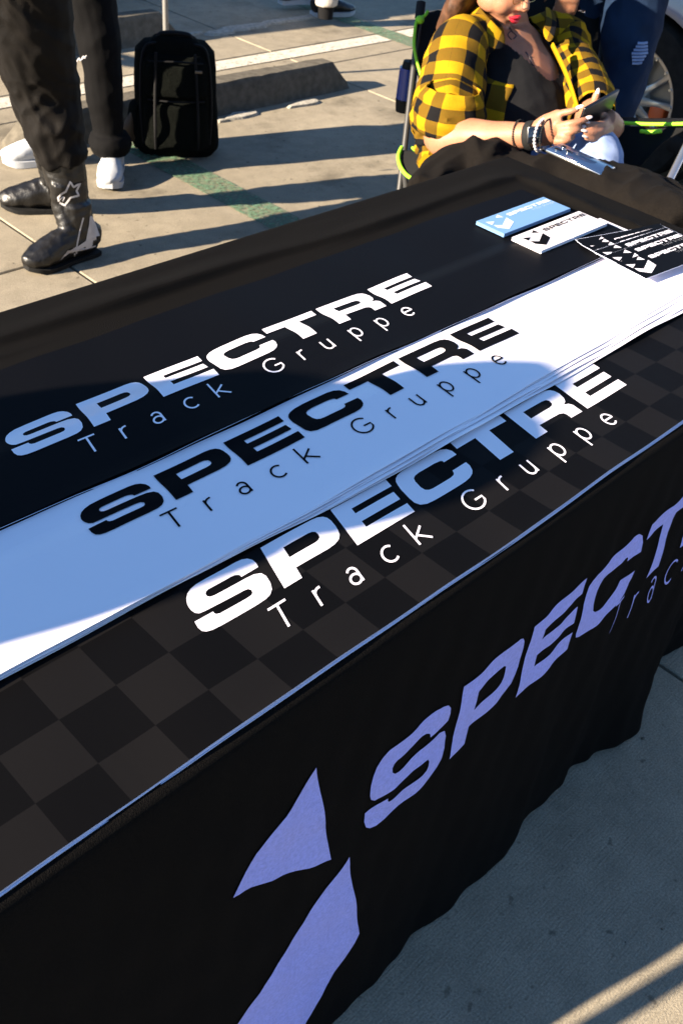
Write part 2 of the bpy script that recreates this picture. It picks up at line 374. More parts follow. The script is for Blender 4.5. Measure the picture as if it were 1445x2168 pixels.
# rubble patches of broken concrete along the wheel stops
def rubble(pts, mt, label, z=0.0):
    o = MB()
    for (x, y, r1, r2) in pts:
        n = 11; vs = [(x, y, 0.012)]; 
        for i in range(n):
            a = 2 * math.pi * i / n; k = 0.75 + 0.5 * hx(i + x * 7 + y * 3); vs.append((x + r1 * k * math.cos(a), y + r2 * k * math.sin(a), 0.0095))
        for i in range(n):
            a = 2 * math.pi * i / n; k = 0.85 + 0.6 * hx(i + x * 7 + y * 3); vs.append((x + r1 * k * math.cos(a), y + r2 * k * math.sin(a), 0.0))
        o.add(vs, [(0, 1 + i, 1 + (i + 1) % n) for i in range(n)] + [(1 + i, 1 + n + i, 1 + n + (i + 1) % n, 1 + (i + 1) % n) for i in range(n)])
    b = o.build('spalled_concrete', mt, None, smooth=False); return tag(b, kind='stuff')
p1 = uh(335, 0, 0)
ra = [(uh(470, 69, 0), .10, .035), (uh(530, 58, 0), .13, .035), (uh(585, 48, 0), .10, .03), (uh(630, 42, 0), .12, .03), (uh(405, 74, 0), .08, .02), (uh(500, 62, 0), .09, .04), (uh(655, 36, 0), .06, .02)]
rubble([(p.x, p.y, a, b) for p, a, b in ra], M['rubble'], '')
ra = [(uh(508, 247, 0), .075, .030), (uh(648, 221, 0), .085, .026), (uh(470, 258, 0), .03, .012)]
rubble([(p.x, p.y, a, b) for p, a, b in ra], M['rubble'], '')
def wheel_stop(x0, x1, yc, label, h=0.125, wd=0.15):
    bm = bmesh.new(); prof = [(-wd / 2, 0), (-wd / 2 + 0.012, 0.02), (-wd / 2 + 0.022, h - 0.02), (-wd / 2 + 0.038, h), (wd / 2 - 0.038, h), (wd / 2 - 0.022, h - 0.02), (wd / 2 - 0.012, 0.02), (wd / 2, 0)]
    N = 36; rings = []
    for i in range(N + 1):
        t = i / N; x = x0 + (x1 - x0) * t; e = min(x - x0, x1 - x); k = min(1.0, e / 0.10)
        r = []
        for j, (y, z) in enumerate(prof):
            zz = z * (0.22 + 0.78 * k) if z > 0.03 else z * (0.5 + 0.5 * k)
            dn = 0.0035 * noise.noise(V((x * 14, y * 30, z * 30)))
            r.append(bm.verts.new((x, yc + y * (0.9 + 0.1 * k) + dn, max(0.0, zz + (dn if z > 0.05 else 0)))))
        rings.append(r)
    for a, b in zip(rings, rings[1:]):
        for j in range(len(prof) - 1): bm.faces.new((a[j], b[j], b[j + 1], a[j + 1]))
    bm.faces.new(rings[0]); bm.faces.new(list(reversed(rings[-1])))
    me = bpy.data.meshes.new('wheel_stop'); bm.to_mesh(me); bm.free()
    for p in me.polygons: p.use_smooth = True
    me.set_sharp_from_angle(angle=math.radians(35))
    o = link('wheel_stop', me, M['stop']); tag(o, label, 'wheel stop', 'concrete wheel stops'); return o
wheel_stop(1.45, 3.22, 2.93, 'grey concrete wheel stop lying behind the backpack')
wheel_stop(1.05, 2.98, 3.93, 'grey concrete wheel stop behind the legs, farther from the table', h=0.135)

# ------------------------------------------------------------------ table and cloth
TX0, TX1, TY0, TY1, TZ = -0.545, 1.355, -0.1125, 0.652, 0.74
t = empty('folding_table', ((TX0 + TX1) / 2, (TY0 + TY1) / 2, 0)); tag(t, 'long folding table fully covered by the black printed tablecloth', 'table')
box_obj('tabletop', ((TX0 + TX1) / 2, (TY0 + TY1) / 2, TZ - 0.03), (TX1 - TX0 - 0.01, TY1 - TY0 - 0.01, 0.045), M['table'], t, 0.01)
for x in (TX0 + 0.2, TX1 - 0.2):
    for y in (TY0 + 0.1, TY1 - 0.1): MB().loft([(x, y, 0), (x, y, TZ - 0.055)], [0.014, 0.014], 10).build('leg', M['pole_grey'], t)
    MB().loft([(x, TY0 + 0.1, 0.35), (x, TY1 - 0.1, 0.35)], [0.01, 0.01], 8).build('crossbar', M['pole_grey'], t)

YB = [(-0.56, -.1165), (-0.42, -.135), (-0.2, -.160), (.15, -.166), (.27, -.160), (.33, -.150), (.40, -.163), (.47, -.162), (.56, -.164), (.61, -.146), (.70, -.154), (.755, -.138), (.80, -.152), (.87, -.172), (.93, -.176), (.99, -.140), (1.09, -.102), (1.15, -.106), (1.21, -.122), (1.4, -.13)]
def interp(tb, x):
    if x <= tb[0][0]: return tb[0][1]
    for (a, b), (c, d) in zip(tb, tb[1:]):
        if x <= c:
            k = (x - a) / (c - a); k = k * k * (3 - 2 * k); return b + (d - b) * k
    return tb[-1][1]
def front_y(x, z):                      # outer face of the hanging front drape
    k = max(0.0, (TZ - z) / TZ)
    rip = 0.0016 * math.sin(x * 47 + z * 13) * (0.4 + k) + 0.0011 * math.sin(x * 101 - z * 24 + 1.3) + 0.0010 * math.sin(z * 61 + x * 31) + 0.0026 * noise.noise(V((x * 5, z * 4, 3))) + 0.0010 * noise.noise(V((x * 22, z * 17, 9))) + 0.0007 * noise.noise(V((x * 60, z * 60, 2)))
    mean = -0.157 if x > -0.3 else interp(YB, x)
    return TY0 - 0.004 + (mean - TY0) * (k ** 1.1) + (interp(YB, x) - mean) * (k ** 2.6) + rip * min(1, k * 6)
def make_tablecloth():
    # perimeter points of the table edge, with outward normals
    per = []; r = 0.02
    def seg(x0, y0, x1, y1, nx, ny, n):
        for i in range(n): t_ = i / n; per.append((x0 + (x1 - x0) * t_, y0 + (y1 - y0) * t_, nx, ny))
    def arc(cx, cy, a0, n=6):
        for i in range(n): a = a0 + math.pi / 2 * i / n; per.append((cx + r * math.cos(a), cy + r * math.sin(a), math.cos(a), math.sin(a)))
    seg(TX0 + r, TY0, TX1 - r, TY0, 0, -1, 260); arc(TX1 - r, TY0 + r, -math.pi / 2)
    seg(TX1, TY0 + r, TX1, TY1 - r, 1, 0, 90); arc(TX1 - r, TY1 - r, 0)
    seg(TX1 - r, TY1, TX0 + r, TY1, 0, 1, 160); arc(TX0 + r, TY1 - r, math.pi / 2)
    seg(TX0, TY1 - r, TX0, TY0 + r, -1, 0, 70); arc(TX0 + r, TY0 + r, math.pi)
    N = len(per); cx, cy = (TX0 + TX1) / 2, (TY0 + TY1) / 2
    vs = []; fs = []; rows = 0
    ins = [0.36, 0.33, 0.30, 0.27, 0.24, 0.21, 0.18, 0.16] + [0.15 - 0.004 * k for k in range(33)] + [0.012, 0.006]
    for d in ins:
        for (x, y, nx, ny) in per:
            px = min(max(x, TX0 + d), TX1 - d) if True else x; py = min(max(y, TY0 + d), TY1 - d)
            e = min(TX1 - px, px - TX0, TY1 - py, py - TY0)
            # creases near the far edge and a slight sag
            yc = 0.566 + 0.010 * math.sin(px * 4.2 + 0.6) + 0.004 * math.sin(px * 13)
            hf = 0.0125 * min(1, max(0, (px + 0.25) / 0.5)) * min(1, max(0, (1.31 - px) / 0.12)) * (0.75 + 0.5 * noise.noise(V((px * 3.5, 2, 0))))
            fold = hf * math.exp(-((py - yc) / (0.030 if py > yc else 0.0075)) ** 2)
            xc = 1.268 + 0.008 * math.sin(py * 14)
            f2_ = 0.010 * min(1, max(0, (0.60 - py) / 0.1)) * min(1, max(0, (py - 0.0) / 0.15)) * math.exp(-((px - xc) / (0.030 if px > xc else 0.010)) ** 2)
            e2 = 0.0035 * noise.noise(V((px * 7 + 4, py * 21, 0))) if (py > 0.54 or px > 1.24) else 0
            zz = TZ + 0.0005 + (fold + f2_ + max(0, e2)) * min(1, e / 0.02)
            vs.append((px, py, zz))
        rows += 1
    for k in range(4):                  # rounded edge
        a = math.pi / 2 * (k + 0.5) / 4
        for (x, y, nx, ny) in per: vs.append((x - nx * 0.006 + nx * 0.010 * math.sin(a), y - ny * 0.006 + ny * 0.010 * math.sin(a), TZ - 0.010 + 0.010 * math.cos(a)))
        rows += 1
    K = 44
    for k in range(1, K + 1):
        t_ = k / K
        for q, (x, y, nx, ny) in enumerate(per):
            z = (TZ - 0.01) * (1 - t_) + 0.008 * t_
            if ny < -0.5 and abs(nx) < 0.2:
                z = z + t_ ** 8 * (0.0 + 0.012 * (0.5 + 0.5 * math.sin(x * 9 + 1)))
                vs.append((x, front_y(x, z), z))
            else:
                kk = (TZ - z) / TZ
                w_ = 0.030 * kk + 0.022 * kk * math.sin(q * 0.33) + 0.012 * kk * math.sin(q * 0.83 + 1)
                yo = 0.0
                if nx > 0.2 or ny < 0: w_ *= 0.4
                if nx < -0.2: w_ = 0.006 * kk * (1 + math.sin(q * 0.4)) * min(1, max(0, (y - TY0) / 0.2))
                vs.append((x + nx * (0.004 + w_), y + ny * (0.004 + w_) , z))
        rows += 1
    for rr in range(rows - 1):
        for q in range(N):
            a = rr * N + q; b = rr * N + (q + 1) % N; fs.append((a, a + N, b + N, b))
    me = bpy.data.meshes.new('tablecloth'); me.from_pydata(vs, [], fs)
    bm = bmesh.new(); bm.from_mesh(me); bmesh.ops.remove_doubles(bm, verts=bm.verts, dist=1e-5)
    be = [e for e in bm.edges if e.is_boundary and all(v_.co.z > 0.7 for v_ in e.verts)]
    if be: bmesh.ops.contextual_create(bm, geom=be)
    bmesh.ops.recalc_face_normals(bm, faces=bm.faces); bm.to_mesh(me); bm.free(); me.shade_smooth()
    return me
cloth = link('tablecloth', make_tablecloth(), M['cloth'])
tag(cloth, 'black cloth draped over the long table, white logo and lettering on its front', 'tablecloth')

# ------------------------------------------------------------------ lettering
BIG = {
 'S': [[(-1.83,.72),(-1.80,.82),(-1.744,.90),(-1.651,.955),(-1.518,.99),(-1.264,1.0),(-0.60,1.0),(-0.46,.985),(-0.35,.94),(-0.27,.86),(-0.237,.76),(-0.242,.665),(-0.638,.665),(-0.649,.71),(-0.674,.735),(-0.737,.765),(-0.812,.775),(-1.344,.775),(-1.401,.755),(-1.429,.715),(-1.419,.655),(-1.369,.615),(-1.284,.60),(-0.563,.59),(-0.392,.575),(-0.254,.52),(-0.193,.414),(-0.187,.251),(-0.226,.119),(-0.305,.045),(-0.419,.011),(-0.632,0),(-1.415,0),(-1.597,.01),(-1.714,.04),(-1.787,.093),(-1.827,.188),(-1.839,.322),(-1.445,.322),(-1.438,.278),(-1.407,.244),(-1.34,.224),(-0.728,.219),(-0.632,.228),(-0.594,.261),(-0.588,.319),(-0.634,.373),(-0.723,.389),(-1.331,.405),(-1.569,.412),(-1.695,.425),(-1.767,.478),(-1.808,.555),(-1.828,.64)]],
 'P': [[(0,1),(1.30,1),(1.46,.985),(1.58,.94),(1.65,.87),(1.684,.77),(1.693,.62),(1.68,.50),(1.645,.40),(1.568,.32),(1.43,.27),(1.242,.25),(.428,.25),(.42,0),(0,0)],[(.427,.76),(1.06,.765),(1.16,.752),(1.225,.715),(1.248,.64),(1.235,.565),(1.171,.52),(1.078,.507),(.424,.502)]],
 'E': [[(1.83,1),(3.43,1),(3.43,.785),(2.262,.785),(2.262,.642),(3.365,.642),(3.365,.415),(2.262,.415),(2.262,.253),(3.43,.253),(3.43,0),(1.83,0)]],
 'C': [[(3.575,.74),(3.60,.83),(3.652,.895),(3.75,.95),(3.91,.985),(4.151,1.0),(4.95,1.0),(5.15,.975),(5.29,.91),(5.365,.80),(5.378,.665),(4.966,.665),(4.962,.71),(4.918,.738),(4.75,.76),(4.238,.757),(4.103,.735),(4.03,.69),(3.998,.61),(4.0,.42),(4.04,.32),(4.118,.275),(4.228,.26),(4.783,.262),(4.899,.28),(4.945,.32),(4.963,.385),(5.402,.385),(5.41,.27),(5.364,.142),(5.29,.075),(5.165,.025),(4.998,.004),(4.808,0),(4.032,0),(3.813,.015),(3.66,.075),(3.585,.18),(3.562,.322),(3.555,.60)]],
 'T': [[(5.51,1),(7.26,1),(7.26,.78),(6.63,.78),(6.61,0),(6.14,0),(6.135,.78),(5.51,.78)]],
 'R': [[(7.43,1),(8.80,1),(9.03,.98),(9.16,.93),(9.235,.85),(9.27,.72),(9.225,.55),(9.143,.455),(9.009,.40),(9.145,.36),(9.215,.27),(9.215,0),(8.772,0),(8.772,.13),(8.74,.20),(8.632,.245),(7.862,.25),(7.85,0),(7.42,0)],[(7.88,.765),(8.60,.765),(8.75,.745),(8.80,.68),(8.781,.585),(8.714,.535),(8.596,.515),(7.872,.512)]],
 'E2': [[(9.45,1),(11.1,1),(11.1,.785),(9.90,.785),(9.90,.635),(11.05,.635),(11.05,.41),(9.90,.41),(9.90,.25),(11.1,.25),(11.1,0),(9.43,0)]]}
def arcp(cx, cy, rx, ry, a0, a1, n=12): return [(cx + rx * math.cos(math.radians(a0 + (a1 - a0) * i / n)), cy + ry * math.sin(math.radians(a0 + (a1 - a0) * i / n))) for i in range(n + 1)]
BL = -0.69; XH = 0.355; CH = 0.49
def small_p(x): return [[(x, BL + XH), (x, BL - 0.18)], arcp(x + 0.15, BL + XH / 2, 0.15, XH / 2, 180, -180, 20)]
THIN = {  # stroke glyphs: polylines in text units
 'T': [[(-.50, BL + CH), (-.10, BL + CH)], [(-.30, BL + CH), (-.30, BL)]],
 'r': [[(.46, BL), (.46, BL + XH)], arcp(.60, BL + XH - .13, .14, .125, 180, 80, 8)],
 'a': [arcp(1.37, BL + XH - .115, .11, .112, 150, 0, 8) + [(1.48, BL)], arcp(1.36, BL + .105, .12, .105, 0, 360, 16)],
 'c': [arcp(2.30, BL + XH / 2, .175, XH / 2, 50, 310, 16)],
 'k': [[(2.98, BL), (2.98, BL + .55)], [(3.28, BL + XH), (2.98, BL + .15)], [(3.08, BL + .2), (3.33, BL)]],
 'G': [arcp(4.80, BL + CH / 2, .26, CH / 2, 45, 330, 18) + [(5.03, BL + .22), (4.82, BL + .22)]],
 'r ': [[(5.64, BL), (5.64, BL + XH)], arcp(5.78, BL + XH - .13, .14, .125, 180, 80, 8)],
 'u': [[(6.42, BL + XH)] + arcp(6.55, BL + .14, .13, .14, 180, 360, 10) + [(6.68, BL + XH)], [(6.68, BL + .14), (6.68, BL)]],
 'p': small_p(7.42), 'p ': small_p(8.40),
 'e': [[(9.40, BL + .19), (9.71, BL + .19)] + arcp(9.555, BL + XH / 2, .157, XH / 2, 5, 315, 18)]}
NAMES = {'E2': 'letter_E', 'r ': 'letter_r', 'p ': 'letter_p'}
def poly_mesh(loops, fmap, maxlen):
    allp = [V((x, y, 0)) for l in loops for x, y in l]
    tris = tessellate_polygon([[V((x, y, 0)) for x, y in l] for l in loops])
    bm = bmesh.new(); bv = [bm.verts.new(p) for p in allp]
    for t_ in tris:
        try: bm.faces.new([bv[i] for i in t_])
        except ValueError: pass
    for _ in range(6):
        le = [e for e in bm.edges if e.calc_length() > maxlen]
        if not le: break
        bmesh.ops.subdivide_edges(bm, edges=le, cuts=1); bmesh.ops.triangulate(bm, faces=[f for f in bm.faces if len(f.verts) > 3])
    vs = [fmap(v_.co.x, v_.co.y) for v_ in bm.verts]; bm.verts.index_update()
    fs = [[v_.index for v_ in f.verts] for f in bm.faces]; bm.free()
    return vs, fs
def orient(vs, fs, nrm):
    out = []
    for f in fs:
        a, b, c = vs[f[0]], vs[f[1]], vs[f[2]]
        out.append(f if (b - a).cross(c - a).dot(nrm) > 0 else list(reversed(f)))
    return out
def letters(fmap, mt, parent, nrm, big=True, maxlen=0.13, thin=0.046, skip_thin=False, thin_map=None, only=None, clip=None):
    for k, loops in BIG.items():
        if only and k not in only: continue
        vs, fs = poly_mesh(loops, fmap, maxlen); m_ = MB(); m_.add(vs, orient(vs, fs, nrm))
        m_.build(NAMES.get(k, 'letter_' + k), mt, parent, smooth=False)
    if skip_thin: return
    tm = thin_map or fmap
    for k, strokes in THIN.items():
        m_ = MB()
        for si, st in enumerate(strokes):
            P = [V((x, y, 0)) for x, y in st]
            if len(P) == 2: P = [P[0].lerp(P[1], i / 4) for i in range(5)]
            vs = []
            for i, p in enumerate(P):
                t_ = (P[min(i + 1, len(P) - 1)] - P[max(i - 1, 0)]).normalized(); nn = V((-t_.y * 1.08, t_.x, 0)) * thin / 2
                for s_ in (1, -1):
                    q = p + nn * s_; w_ = tm(q.x, q.y); vs.append(w_ + nrm * (0.00008 * si))
            m_.add(vs, orient(vs, [[2 * i, 2 * i + 1, 2 * i + 3, 2 * i + 2] for i in range(len(P) - 1)], nrm))
        m_.build(NAMES.get(k, 'letter_' + k), mt, parent, smooth=False)
def quad_map(bl, tl, br, tr, zf, W=11.1):
    bl, tl, br, tr = [V((a, b, 0)) for a, b in (bl, tl, br, tr)]
    def f(x, y):
        u = x / W; p = (bl * (1 - u) + br * u) * (1 - y) + (tl * (1 - u) + tr * u) * y
        p.z = zf(p.x, p.y); return p
    return f
# ------------------------------------------------------------------ banner stacks
SQ = 0.0577
def zrise(y, y0, w_, t_): k = min(1, max(0, (y0 - y) / w_ + 0.5)); k = k * k * (3 - 2 * k); return t_ * k
def wav(x, y, s_): return 0.0009 * math.sin(x * 11 + s_) + 0.0006 * math.sin(x * 23 + y * 9 + s_ * 2) + 0.0005 * math.sin(x * 41 - y * 17 + s_)
def z_check(x, y): return TZ + 0.0046 + wav(x, y, 1)
def z_white(x, y): return TZ + 0.0056 + zrise(y, 0.196, 0.04, 0.0048) + wav(x, y, 2)
def z_black(x, y): return TZ + 0.0050 + zrise(y, 0.366, 0.04, 0.0064) + wav(x, y, 3)
def sheet_surface(x0, x1, ya, yb, zf, dz, ang=0.0, inset=0.0, edge=None, nx=110, ny=44):
    vs = []; cx = 0.4
    for i in range(nx + 1):
        x = x0 + inset + (x1 - x0 - 2 * inset) * i / nx
        for j in range(ny + 1):
            t_ = j / ny; y = (ya + inset) + (yb - ya - 2 * inset) * t_
            yy = y + (x - cx) * ang + (edge(x) * (1 - t_) if edge else 0)
            vs.append(V((x, yy, zf(x, yy) + dz)))
    fs = [(i * (ny + 1) + j, (i + 1) * (ny + 1) + j, (i + 1) * (ny + 1) + j + 1, i * (ny + 1) + j + 1) for i in range(nx) for j in range(ny)]
    return vs, fs
def banner_sheet(label, group, x0, x1, ya, yb, zf, dz, liner, face, ang=0.0, inset=0.0016, edge=None, curl=0.0, thick=0.0006):
    def z2(x, y): return zf(x, y) + curl * max(0, 1 - (y - (ya + (x - 0.4) * ang)) / 0.02) ** 2 * (0.6 + 0.4 * math.sin(x * 17 + dz * 9000))
    vs, fs = sheet_surface(x0, x1, ya, yb, z2, dz, ang, 0, edge)
    n = len(vs); m_ = MB(); m_.add(vs, fs); m_.add([q - V((0, 0, thick)) for q in vs], [tuple(reversed(f)) for f in fs])
    ny = 44; nx = 110
    def e(a, b): m_.f.append((a, a + n, b + n, b)); m_.uv.append(None)
    for i in range(nx): e((i + 1) * (ny + 1), i * (ny + 1)); e(i * (ny + 1) + ny, (i + 1) * (ny + 1) + ny)
    for j in range(ny): e(j, j + 1); e(nx * (ny + 1) + j + 1, nx * (ny + 1) + j)
    o = m_.build('windshield_banner', liner, None, smooth=False); tag(o, label, 'banner', group)
    if face is not None:
        vs, fs = sheet_surface(x0, x1, ya, yb, z2, dz + 0.00012, ang, inset, edge)
        MB().add(vs, fs).build('printed_face', face, o, smooth=False)
    return o, z2
xl = -0.42
def ew(s_, a_): return lambda x: a_ * (math.sin(x * 7 + s_) + 0.5 * math.sin(x * 17 + 2 * s_))
# checkered stack (lowest), then white, then black
for k in range(3):
    banner_sheet(['bottom sheet of the checkered banner stack, pale edge along the table front', 'second sheet from the bottom of the checkered banner stack, pale edge showing', 'sheet directly beneath the top checkered banner, pale edge showing'][k], 'checkered windshield banners', xl + 0.004 * k, 1.205 + 0.004 * hx(k), -0.1070 + 0.0004 * k + 0.0006 * hx(k * 3), 0.175, z_check, -0.0036 + 0.0011 * k, M['liner'], None, (hx(k + 5) - 0.5) * 0.002, edge=ew(2, 0.0010), curl=0.0010)
ck, zc_ = banner_sheet('top checkered black banner at the table front with large white lettering', 'checkered windshield banners', xl, 1.2, -0.1055, 0.175, z_check, 0.0, M['liner'], M['checker'], 0.0008, edge=ew(2, 0.0010), curl=0.0012, inset=0.0)
def fan_edge(f, s_):
    def g(x):
        S = min(1, max(0, (x + 0.1) / 0.5)); S = S * S * (3 - 2 * S)
        return (1 - f) * -0.0150 * S + f * 0.027 * max(0, x - 0.42) - 0.004 * S * f + 0.0012 * math.sin(x * 9 + s_ * 2.1) + 0.0007 * math.sin(x * 23 + s_ * 3.3)
    return g
for k in range(5):
    banner_sheet(['lowest white banner, its fanned edge nearest the checkered lettering', 'second white banner from the bottom of the fanned white stack', 'third white banner from the bottom of the fanned white stack', 'fourth white banner from the bottom of the fanned white stack', 'white banner directly beneath the top white one with lettering'][k], 'white windshield banners', xl + 0.003 * k, 1.245 - 0.003 * k, 0.0668, 0.342, z_white, -0.0036 + 0.0010 * k, M['white_vinyl'], None, 0.0, edge=fan_edge([0.0, .22, .45, .62, .85][k], k), curl=0.0014)
wt, zw_ = banner_sheet('top white banner in the middle of the table with black lettering', 'white windshield banners', xl, 1.235, 0.0668, 0.342, z_white, 0.0016, M['white_vinyl'], None, 0.0, edge=fan_edge(1.0, 5), curl=0.0018)
for k in range(2):
    banner_sheet(['lowest plain black banner, lying on the white banner stack', 'plain black banner directly beneath the top black one'][k], 'black windshield banners', xl + 0.004 * k, 1.222, 0.2385 + 0.001 * k, 0.511, z_black, -0.0034 + 0.0022 * k, M['liner'], M['black_vinyl'], 0.001 - 0.001 * k, edge=ew(k + 3, 0.0011), curl=0.001, inset=0.0)
bk, zb_ = banner_sheet('top plain black banner farthest across the table with white lettering', 'black windshield banners', xl, 1.215, 0.2405, 0.512, z_black, 0.0006, M['black_vinyl'], None, 0.0, edge=ew(9, 0.0013), curl=0.0014)
UPV = V((0, 0, 1))
letters(quad_map((0.1392, -0.0047), (0.1597, 0.0554), (0.7705, -0.0091), (0.7789, 0.0529), lambda x, y: zc_(x, y) + 0.0007), M['white_vinyl'], ck, UPV)
letters(quad_map((0.1346, 0.1651), (0.1448, 0.2197), (0.7526, 0.1649), (0.7589, 0.2271), lambda x, y: zw_(x, y) + 0.0023), M['ink_black'], wt, UPV)
letters(quad_map((0.1429, 0.3317), (0.1561, 0.3910), (0.7541, 0.3361), (0.7636, 0.3964), lambda x, y: zb_(x, y) + 0.0013), M['white_vinyl'], bk, UPV)
# lettering and logo printed on the front drape
def drape_pt(x, z): return V((x, front_y(x, z) - 0.0016, z))
def dmap(x, y):
    X = 0.3215 + x * 0.0738 + (0.004 * y) - max(0, -0.19 - x) * 0.010; base = 0.432 + 0.078 * (X - 0.32)
    return drape_pt(X, base + y * (0.128 if y >= 0 else 0.095))
letters(dmap, M['print_shade_tint'], cloth, V((0, -1, 0)), maxlen=0.12, skip_thin=True)
def dmap_thin(x, y):
    X = 0.706 + (x + 0.30) * 0.062; return drape_pt(X, 0.462 + 0.04 * (X - 0.7) + (y + 0.2) * 0.135)
_B = BIG; BIG = {}
letters(dmap_thin, M['print_shade_tint'], cloth, V((0, -1, 0)), thin=0.035)
BIG = _B
for pts in ([(.084, .622), (.114, .435), (-.028, .522)], [(.143, .412), (.176, .207), (.03, .035), (-.17, .17), (-.165, .31), (-.038, .243)], [(-.30, .50), (-.137, .407), (-.29, .33)]):
    vs, fs = poly_mesh([pts], drape_pt, 0.012)
    MB().add(vs, orient(vs, fs, V((0, -1, 0)))).build('logo_shape', M['print_shade_tint'], cloth, smooth=False)

# ------------------------------------------------------------------ sticker stacks and the fan of stickers
LOGO = [[(.0423, .0520), (.0545, .0583), (.0560, .0451)], [(.0104, .0498), (.0265, .0424), (.0112, .0357)], [(.0594, .0414), (.0561, .0223), (.0248, .0081), (.0109, .0221), (.0125, .0336), (.0261, .0242)]]
def sticker(label, group, org, ang, base, ink, n=6, t_=0.0009, tilt=0.0, ink2=None, name='sticker_stack', cat='stickers', jit=0.0006, bend=0.0, sub=True):
    c, s_ = math.cos(ang), math.sin(ang); W_, H_ = 0.2, 0.0618
    def P(x, y, z): 
        zz = org[2] + z + tilt * x + bend * (x / W_) ** 2
        return V((org[0] + c * x - s_ * y, org[1] + s_ * x + c * y, zz))
    m_ = MB()
    for k in range(n):
        ox, oy = jit * (hx(k * 3 + org[0]) - 0.5) * 2, jit * (hx(k * 7 + org[1]) - 0.5) * 2
        xs = [W_ * i / 8 for i in range(9)]; vs = []
        for x in xs:
            for y in (0, H_):
                vs += [P(x + ox, y + oy, k * t_), P(x + ox, y + oy, k * t_ + t_ * 0.82)]
        fs = []
        for i in range(8):
            a = i * 4; b = a + 4
            fs += [(a + 1, b + 1, b + 3, a + 3), (a, a + 2, b + 2, b), (a, b, b + 1, a + 1), (a + 2, a + 3, b + 3, b + 2)]
        fs += [(0, 1, 3, 2), (32, 34, 35, 33)]
        m_.add(vs, fs)
    top = n * t_ - t_ * 0.18
    o = m_.build(name, base if n > 1 else M['liner'], None, smooth=False); tag(o, label, cat, group)
    if base is not M['white_vinyl']:
        vs = []; ins = 0.0009 if n > 1 else 0.0002
        for i in range(9):
            x = ins + (W_ - 2 * ins) * i / 8
            vs += [P(x, ins, top + 0.0001), P(x, H_ - ins, top + 0.0001)]
        MB().add(vs, [(2 * i, 2 * i + 2, 2 * i + 3, 2 * i + 1) for i in range(8)]).build('printed_face', base, o, smooth=False)
    zt = top + 0.0005
    for L_ in LOGO:
        vs, fs = poly_mesh([L_], lambda x, y: P(x, y, zt), 0.02); MB().add(vs, orient(vs, fs, UPV)).build('logo_shape', ink, o, smooth=False)
    f = lambda x, y: P(0.0705 + (x + 1.84) * 0.00975, 0.0425 + y * 0.0095, zt)
    _m = MB(); 
    for k, loops in BIG.items():
        vs, fs = poly_mesh(loops, f, 0.8); _m.add(vs, orient(vs, fs, UPV))
    _m.build('lettering', ink, o, smooth=False)
    if sub:
        _m = MB(); f2 = lambda x, y: P(0.132 + (x + 0.5) * 0.0063, 0.0400 + (y + 0.2) * 0.012, zt)
        for k, strokes in THIN.items():
            for st in strokes:
                Q = [V((x, y, 0)) for x, y in st]; vs = []
                for i, p in enumerate(Q):
                    tt = (Q[min(i + 1, len(Q) - 1)] - Q[max(i - 1, 0)]).normalized(); nn = V((-tt.y, tt.x, 0)) * 0.035
                    vs += [f2(p.x + nn.x, p.y + nn.y), f2(p.x - nn.x, p.y - nn.y)]
                _m.add(vs, orient(vs, [[2 * i, 2 * i + 1, 2 * i + 3, 2 * i + 2] for i in range(len(Q) - 1)], UPV))
        _m.build('small_lettering', ink2 or ink, o, smooth=False)
    return o
zs = TZ + 0.0062
sticker('neat stack of pale blue logo stickers at the back right of the table', 'sticker stacks', (1.005, 0.3895, TZ + 0.0085), 0.0, M['blue_vinyl'], M['liner'], 7, ink2=M['liner'])
sticker('neat stack of white logo stickers between the blue stack and the black fan', 'sticker stacks', (0.998, 0.306, TZ + 0.0134), 0.0, M['white_vinyl'], M['ink_black'], 7, ink2=M['ink_grey'])
FAN = [(1.080, .249, -20), (1.077, .243, -16), (1.073, .235, -13), (1.069, .222, -10), (1.066, .205, -8), (1.062, .190, -6.5), (1.057, .167, -6), (1.050, .137, -6)]
fl = ['black sticker at the very bottom of the fan, nearest the white stack', 'black sticker second from the bottom of the fan', 'black sticker third from the bottom of the fan', 'black sticker in the lower middle of the fan', 'black sticker in the upper middle of the fan', 'black sticker third from the top of the fan', 'black sticker second from the top of the fan', 'topmost black sticker of the fan with its whole white logo showing']
for k, (x, y, a) in enumerate(FAN):
    sticker(fl[k], 'fanned black stickers', (x, y, TZ + 0.0140 + 0.0014 * k), math.radians(a), M['black_vinyl'], M['white_vinyl'], 1, 0.0006, tilt=0.012, name='sticker', cat='sticker', ink2=M['ink_grey'], sub=(k in (6, 7, 4)))

